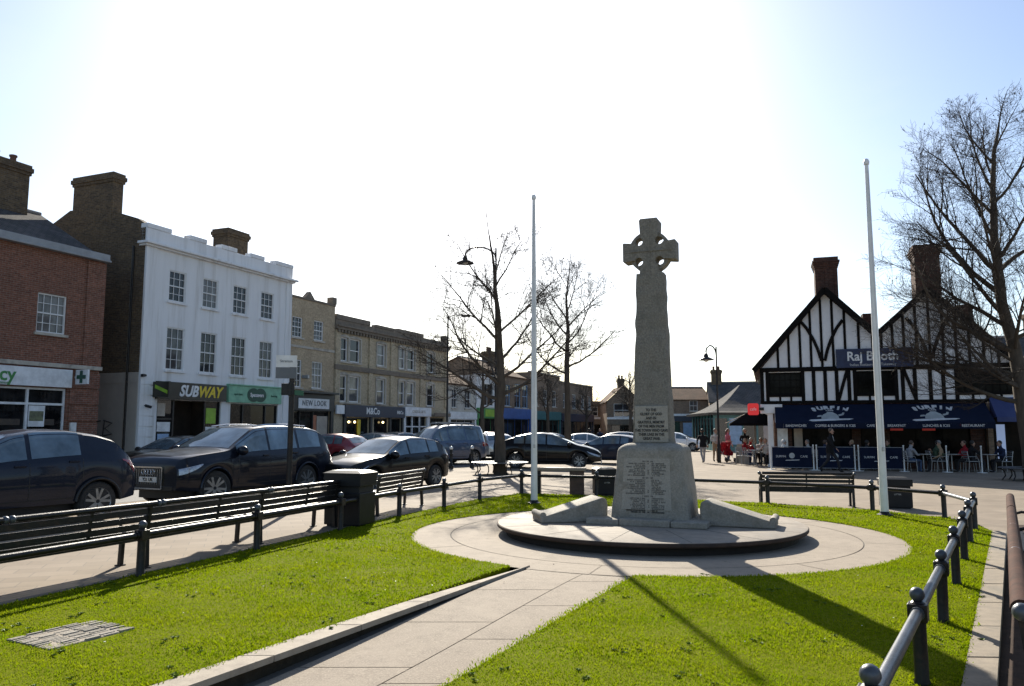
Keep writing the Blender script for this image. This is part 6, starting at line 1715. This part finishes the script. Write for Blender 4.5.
# red pushchair
pc_ = thing('pushchair', 'small dark red pushchair in front of the woman in pink', 'pushchair', (11.55, 42.4, zg(11)), R(20))
MB().add([(-.22,-.25,.35),(.22,-.25,.35),(.22,.2,.42),(-.22,.2,.42),(-.22,.34,.95),(.22,.34,.95),(-.24,-.25,.5),(.24,-.25,.5)], [(0,1,2,3),(3,2,5,4),(0,3,6),(1,7,2),(3,4,6),(2,7,5)]).build('seat', cloth('red', PC['red']), pc_)
MB().tube([(-.24,.34,.4),(-.24,.2,.75),(-.24,.05,1.0),(.24,.05,1.0),(.24,.2,.75),(.24,.34,.4)], .09, 8).build('hood', cloth('red', PC['red']), pc_, 60)
fr_ = MB()
for sx in (-.24,.24): fr_.tube([(sx,-.35,.12),(sx,.2,.6),(sx,.55,1.02)], .014, 6).tube([(sx,.45,.12),(sx,-.1,.6)], .014, 6)
fr_.tube([(-.24,.55,1.02),(.24,.55,1.02)], .018, 6).build('frame', M['galv'], pc_)
for sx in (-.26,.26):
    for sy in (-.35,.45): MB().lathe([(.1,-.02),(.12,-.015),(.12,.015),(.1,.02)], 14, (sx,sy,.12), axis='x').build('wheel', M['tyre'], pc_)

# ------------------------------------------------------------------ cafe terrace
UX = Vector((math.cos(R(18)), -math.sin(R(18)), 0)); UN = Vector((-math.sin(R(18)), -math.cos(R(18)), 0)); O0 = Vector((11.4, 37.3, 0))
def TC(s, d): p = O0+UX*s+UN*d; return p.x, p.y
RZ = R(-18)
# windbreak barriers
def barrier(s0, s1, label, txt=True):
    a = TC(s0, 2.4); t = thing('barrier', label, 'barrier', (*a, -.12), RZ, 'navy canvas barriers before the cafe'); w = s1-s0
    MB().box(.06,-.008,.12,w-.06,.008,.98).build('banner', M['awning'], t)
    for x in (0, w): MB().lathe([(.028,.02),(.028,1.05),(.035,1.06),(.03,1.10)], 10, (x,0,0)).lathe([(.20,0),(.20,.015),(.05,.03)], 16, (x,0,0)).build('post', M['whitepaint'], t, 40)
    MB().tube([(0,0,1.0),(w,0,1.0)], .012, 6).tube([(0,0,.1),(w,0,.1)], .012, 6).build('rail', M['galv'], t)
    if txt:
        lettering('banner_lettering', 'SURFIN', .13, (w*.24,-.011,.58), t, M['awnlogo'], ext=.002); lettering('banner_lettering', 'CAFE', .13, (w*.78,-.011,.58), t, M['awnlogo'], ext=.002)
        MB().lathe([(.001,-.014),(.12,-.014),(.12,-.009)], 18, (w*.5,0,.62), axis='y').build('banner_emblem', M['awnlogo2'], t)
        MB().xprism([(w*.34,.40),(w*.66,.42),(w*.68,.45),(w*.36,.43)], -.013, -.009).build('banner_board', M['awnlogo'], t)
barrier(.79, 2.55, 'navy cafe barrier beside the white corner column')
barrier(2.68, 4.2, 'navy cafe barrier behind the striding man in a suit')
barrier(4.35, 6.1, 'navy cafe barrier left of the tall white flagpole, past the suited man')
for s, l in ((7.7,'white barrier post with no canvas, among the seated people'),(8.97,'white barrier post with no canvas at the far right of the terrace')):
    t = thing('barrier_post', l, 'post', (*TC(s, 2.4), -.12)); MB().lathe([(.028,.02),(.028,1.05),(.035,1.06),(.03,1.10)], 10).build('shaft', M['whitepaint'], t, 40); MB().lathe([(.20,0),(.20,.015),(.05,.03)], 16).build('base', M['whitepaint'], t, 40)
# chairs and tables
def chair_proto():
    t = thing('cafe_chair', 'x', 'chair', (0,0,-.12), 0, 'metal cafe chairs on the terrace')
    MB().box(-.21,-.2,.43,.21,.22,.455).build('seat', M['galv'], t, bevel=.01)
    b_ = MB()
    for k in range(4): b_.bar((-.2,-.23-.012*k,.56+.085*k),(.2,-.23-.012*k,.56+.085*k),.012,.05)
    b_.build('backrest', M['galv'], t)
    for sx in (-.2,.2): MB().tube([(sx,-.2,.43),(sx,-.24,0)], .013, 6).build('leg', M['galv'], t); MB().tube([(sx,.2,.43),(sx,.23,0)], .013, 6).build('leg', M['galv'], t)
    MB().tube([(-.2,-.2,.44),(-.2,-.27,.86),(.2,-.27,.86),(.2,-.2,.44)], .014, 6).tube([(-.2,-.23,.64),(-.24,.1,.64),(-.22,.2,.44)], .012, 6).tube([(.2,-.23,.64),(.24,.1,.64),(.22,.2,.44)], .012, 6).build('frame', M['galv'], t)
    return t
def table_proto():
    t = thing('cafe_table', 'x', 'table', (0,0,-.12), 0, 'round metal cafe tables')
    MB().lathe([(.35,.71),(.36,.72),(.36,.735),(.01,.737)], 24).build('tabletop', M['galv'], t, 40)
    MB().lathe([(.03,.03),(.025,.71)], 10).build('column', M['galv'], t, 40)
    for k in range(4): a = PI/4+k*PI/2; MB().tube([(0,0,.1),(.28*math.cos(a),.28*math.sin(a),.01)], .014, 6).build('leg', M['galv'], t)
    return t
cp0, tp0 = chair_proto(), table_proto(); used = [False, False]
def place(kind, x, y, rz, label):
    pr = (cp0, tp0)[kind]; t = pr if not used[kind] else copy_tree(pr); used[kind] = True
    t.location = (x, y, -.12); t.rotation_euler.z = rz; t['label'] = label; return t
GS = 'people seated outside the cafe'
def seat(x, y, fx, fy, label, top, legs, hair=(.05,.03,.02), pose='sit', chair=True, clab=None, **k):
    l = math.hypot(fx, fy); fx /= l; fy /= l
    if chair: place(0, x-fx*.02, y-fy*.02, math.atan2(fy, fx)-PI/2, clab)
    return person(label, x, y, (fx, fy), pose, top, legs, hair, group=GS, z=-.12-.06+.0, **k)
# table groups: centre given along the front (s, d); people on chairs round it
def tgroup(s, d, who, tl):
    x, y = TC(s, d); place(1, x, y, .3, tl)
    for ang, lab, top, legs, hair, pose, cl in who:
        a = R(ang); px_, py_ = x+.66*math.cos(a), y+.66*math.sin(a); seat(px_, py_, -math.cos(a), -math.sin(a), lab, top, legs, hair, pose, True, cl)
BL, GRY, BRN, WHT = (.015,.012,.01), (.22,.21,.20), (.07,.04,.025), (.55,.54,.52)
tgroup(1.9, 1.5, [(170,'seated person in white behind the first navy barrier','white','dark',WHT,'sit','metal chair of the person in white behind the first barrier'),(20,'seated person in pale grey behind the first navy barrier','pale','dark',GRY,'sit2','metal chair of the person in pale grey behind the first barrier')], 'round metal table behind the first navy barrier')
tgroup(3.55, 1.7, [(190,'seated person in navy behind the suited man','navy','dark',BRN,'sit','metal chair of the person in navy behind the suited man'),(-20,'seated pale haired person in black to the right of the suited man','black','denim',(.30,.20,.12),'sit2','metal chair of the pale haired person in black')], 'round metal table behind the suited man')
tgroup(5.2, 1.4, [(200,'seated person in dark clothes deep under the awning, left of the flagpole','dark','dark',BL,'sit','metal chair deep under the awning left of the flagpole'),(10,'seated person in green just left of the flagpole','green','dark',BRN,'sit','metal chair of the person in green')], 'round metal table under the awning left of the flagpole')
tgroup(6.9, 2.0, [(190,'seated person in a grey jacket right of the tall flagpole','grey','denim',BRN,'sit','metal chair of the person in a grey jacket'),(-15,'seated person in a tan coat with back to a menu board','tan','dark',GRY,'sit2','metal chair of the person in the tan coat')], 'round metal table between the grey jacket and tan coat')
tgroup(8.0, 1.8, [(175,'seated person in a dark green coat in the middle of the right terrace','green','dark',BL,'sit','metal chair of the person in the dark green coat'),(0,'seated person in red near the white barrier post','red','dark',BRN,'sit','metal chair of the person in red')], 'round metal table beside the person in red')
tgroup(9.35, 1.7, [(180,'seated person in black at the right end of the terrace, facing right','black','dark',BL,'sit2','metal chair at the right end of the terrace, facing right'),(0,'seated person in navy at the right end of the terrace, facing left','navy','dark',BL,'sit','metal chair at the right end of the terrace, facing left')], 'round metal table at the right end of the terrace')
# group under the black parasol, left of the corner column
x, y = 12.35, 39.6
pr = thing('parasol', 'big black square parasol left of the white corner column', 'parasol', (12.55, 40.6, -.12), R(-14))
MB().add([(-1.25,-1.25,2.05),(1.25,-1.25,2.05),(1.25,1.25,2.05),(-1.25,1.25,2.05),(0,0,2.85)], [(0,1,4),(1,2,4),(2,3,4),(3,0,4),(3,2,1,0)]).box(-1.25,-1.262,1.93,1.25,-1.25,2.05).box(-1.262,-1.25,1.93,-1.25,1.25,2.05).box(1.25,-1.25,1.93,1.262,1.25,2.05).build('canopy', mat('black_canvas', (.008,.008,.010), .95, spec=.02), pr)
MB().lathe([(.03,.05),(.03,2.8)], 10).build('pole', M['woodrail'], pr, 40); MB().box(-.3,-.3,0,.3,.3,.06).build('base', M['iron'], pr, bevel=.01)
for k in range(4):
    a = PI/4+k*PI/2; MB().bar((0,0,2.75),(1.6*math.cos(a)*1.3,1.4*math.sin(a)*1.3,2.06),.02,.03).build('rib', M['woodrail'], pr)
place(1, 12.0, 39.2, .2, 'round metal table in front under the black parasol'); place(1, 13.0, 41.0, .2, 'round metal table at the back under the black parasol')
seat(12.55, 38.9, -.6, -.9, 'seated person in a pale top with bare arms in front of the black parasol', 'pale', 'dark', (.30,.17,.08), 'sit2', True, 'metal chair of the person in the pale top', sleeves=False)
seat(12.45, 41.4, .7, -.5, 'seated person in red with white hair under the black parasol', 'red', 'dark', WHT, 'sit', True, 'metal chair of the white haired person in red')
seat(12.95, 40.2, .1, 1, 'seated person in black with back turned under the black parasol', 'black', 'dark', WHT, 'sit', True, 'metal chair of the person in black under the parasol')
seat(13.6, 40.6, -.9, .3, 'seated person in brown with fair hair under the black parasol', 'brown', 'dark', (.45,.33,.2), 'sit2', True, 'metal chair of the person in brown')
seat(13.75, 41.4, -.9, -.2, 'seated person in dark clothes at the parasol edge by the column', 'dark', 'dark', (.5,.4,.3), 'sit', True, 'metal chair at the parasol edge by the column')
seat(12.0, 40.6, .6, -.8, 'seated person in a red jacket at the back left under the black parasol', 'red', 'navy', (.5,.42,.3), 'sit2', True, 'metal chair at the back left under the parasol')
seat(13.2, 41.8, -.2, -1, 'seated person in pale clothes at the very back under the black parasol', 'white', 'dark', (.12,.08,.05), 'sit', True, 'metal chair at the very back under the parasol')
seat(13.35, 39.5, -1, .2, 'seated person in dark brown beside the white corner column', 'brown', 'dark', (.06,.04,.03), 'sit2', True, 'metal chair beside the white corner column')
person('person in black standing at the back of the parasol tables', 12.6, 42.6, (.1,-1), 'stand', 'black', 'dark', (.5,.45,.38))
place(0, 11.55, 39.6, R(200), 'empty metal chair at the left of the parasol tables'); place(0, 11.7, 38.7, R(240), 'empty metal chair turned from the front parasol table')
wb_ = thing('menu_board', 'cream folding menu board standing left of the parasol', 'menu board', (11.9, 40.6, -.12), R(8))
MB().add([(-.3,-.2,0),(.3,-.2,0),(.3,0,1.0),(-.3,0,1.0),(-.3,-.17,0),(.3,-.17,0),(.3,.03,1.0),(-.3,.03,1.0)], [(0,1,2,3),(7,6,5,4),(0,4,5,1),(1,5,6,2),(3,2,6,7),(0,3,7,4)]).build('front_board', M['buff'], wb_)
MB().add([(-.3,.3,0),(.3,.3,0),(.3,.05,1.0),(-.3,.05,1.0),(-.3,.27,0),(.3,.27,0),(.3,.02,.98),(-.3,.02,.98)], [(1,0,3,2),(4,5,6,7),(0,1,5,4),(1,2,6,5),(0,4,7,3)]).build('rear_board', M['buff'], wb_)
# crowd far down the street
person('distant person in dark clothes crossing far behind the black litter bin', 5.9, 60, (.4,1), 'walk2', 'dark', 'dark', BL)
person('distant person in blue denim far down the road by the fence', 7.4, 66, (-.6,-1), 'walk2', 'navy', 'denim', BRN)
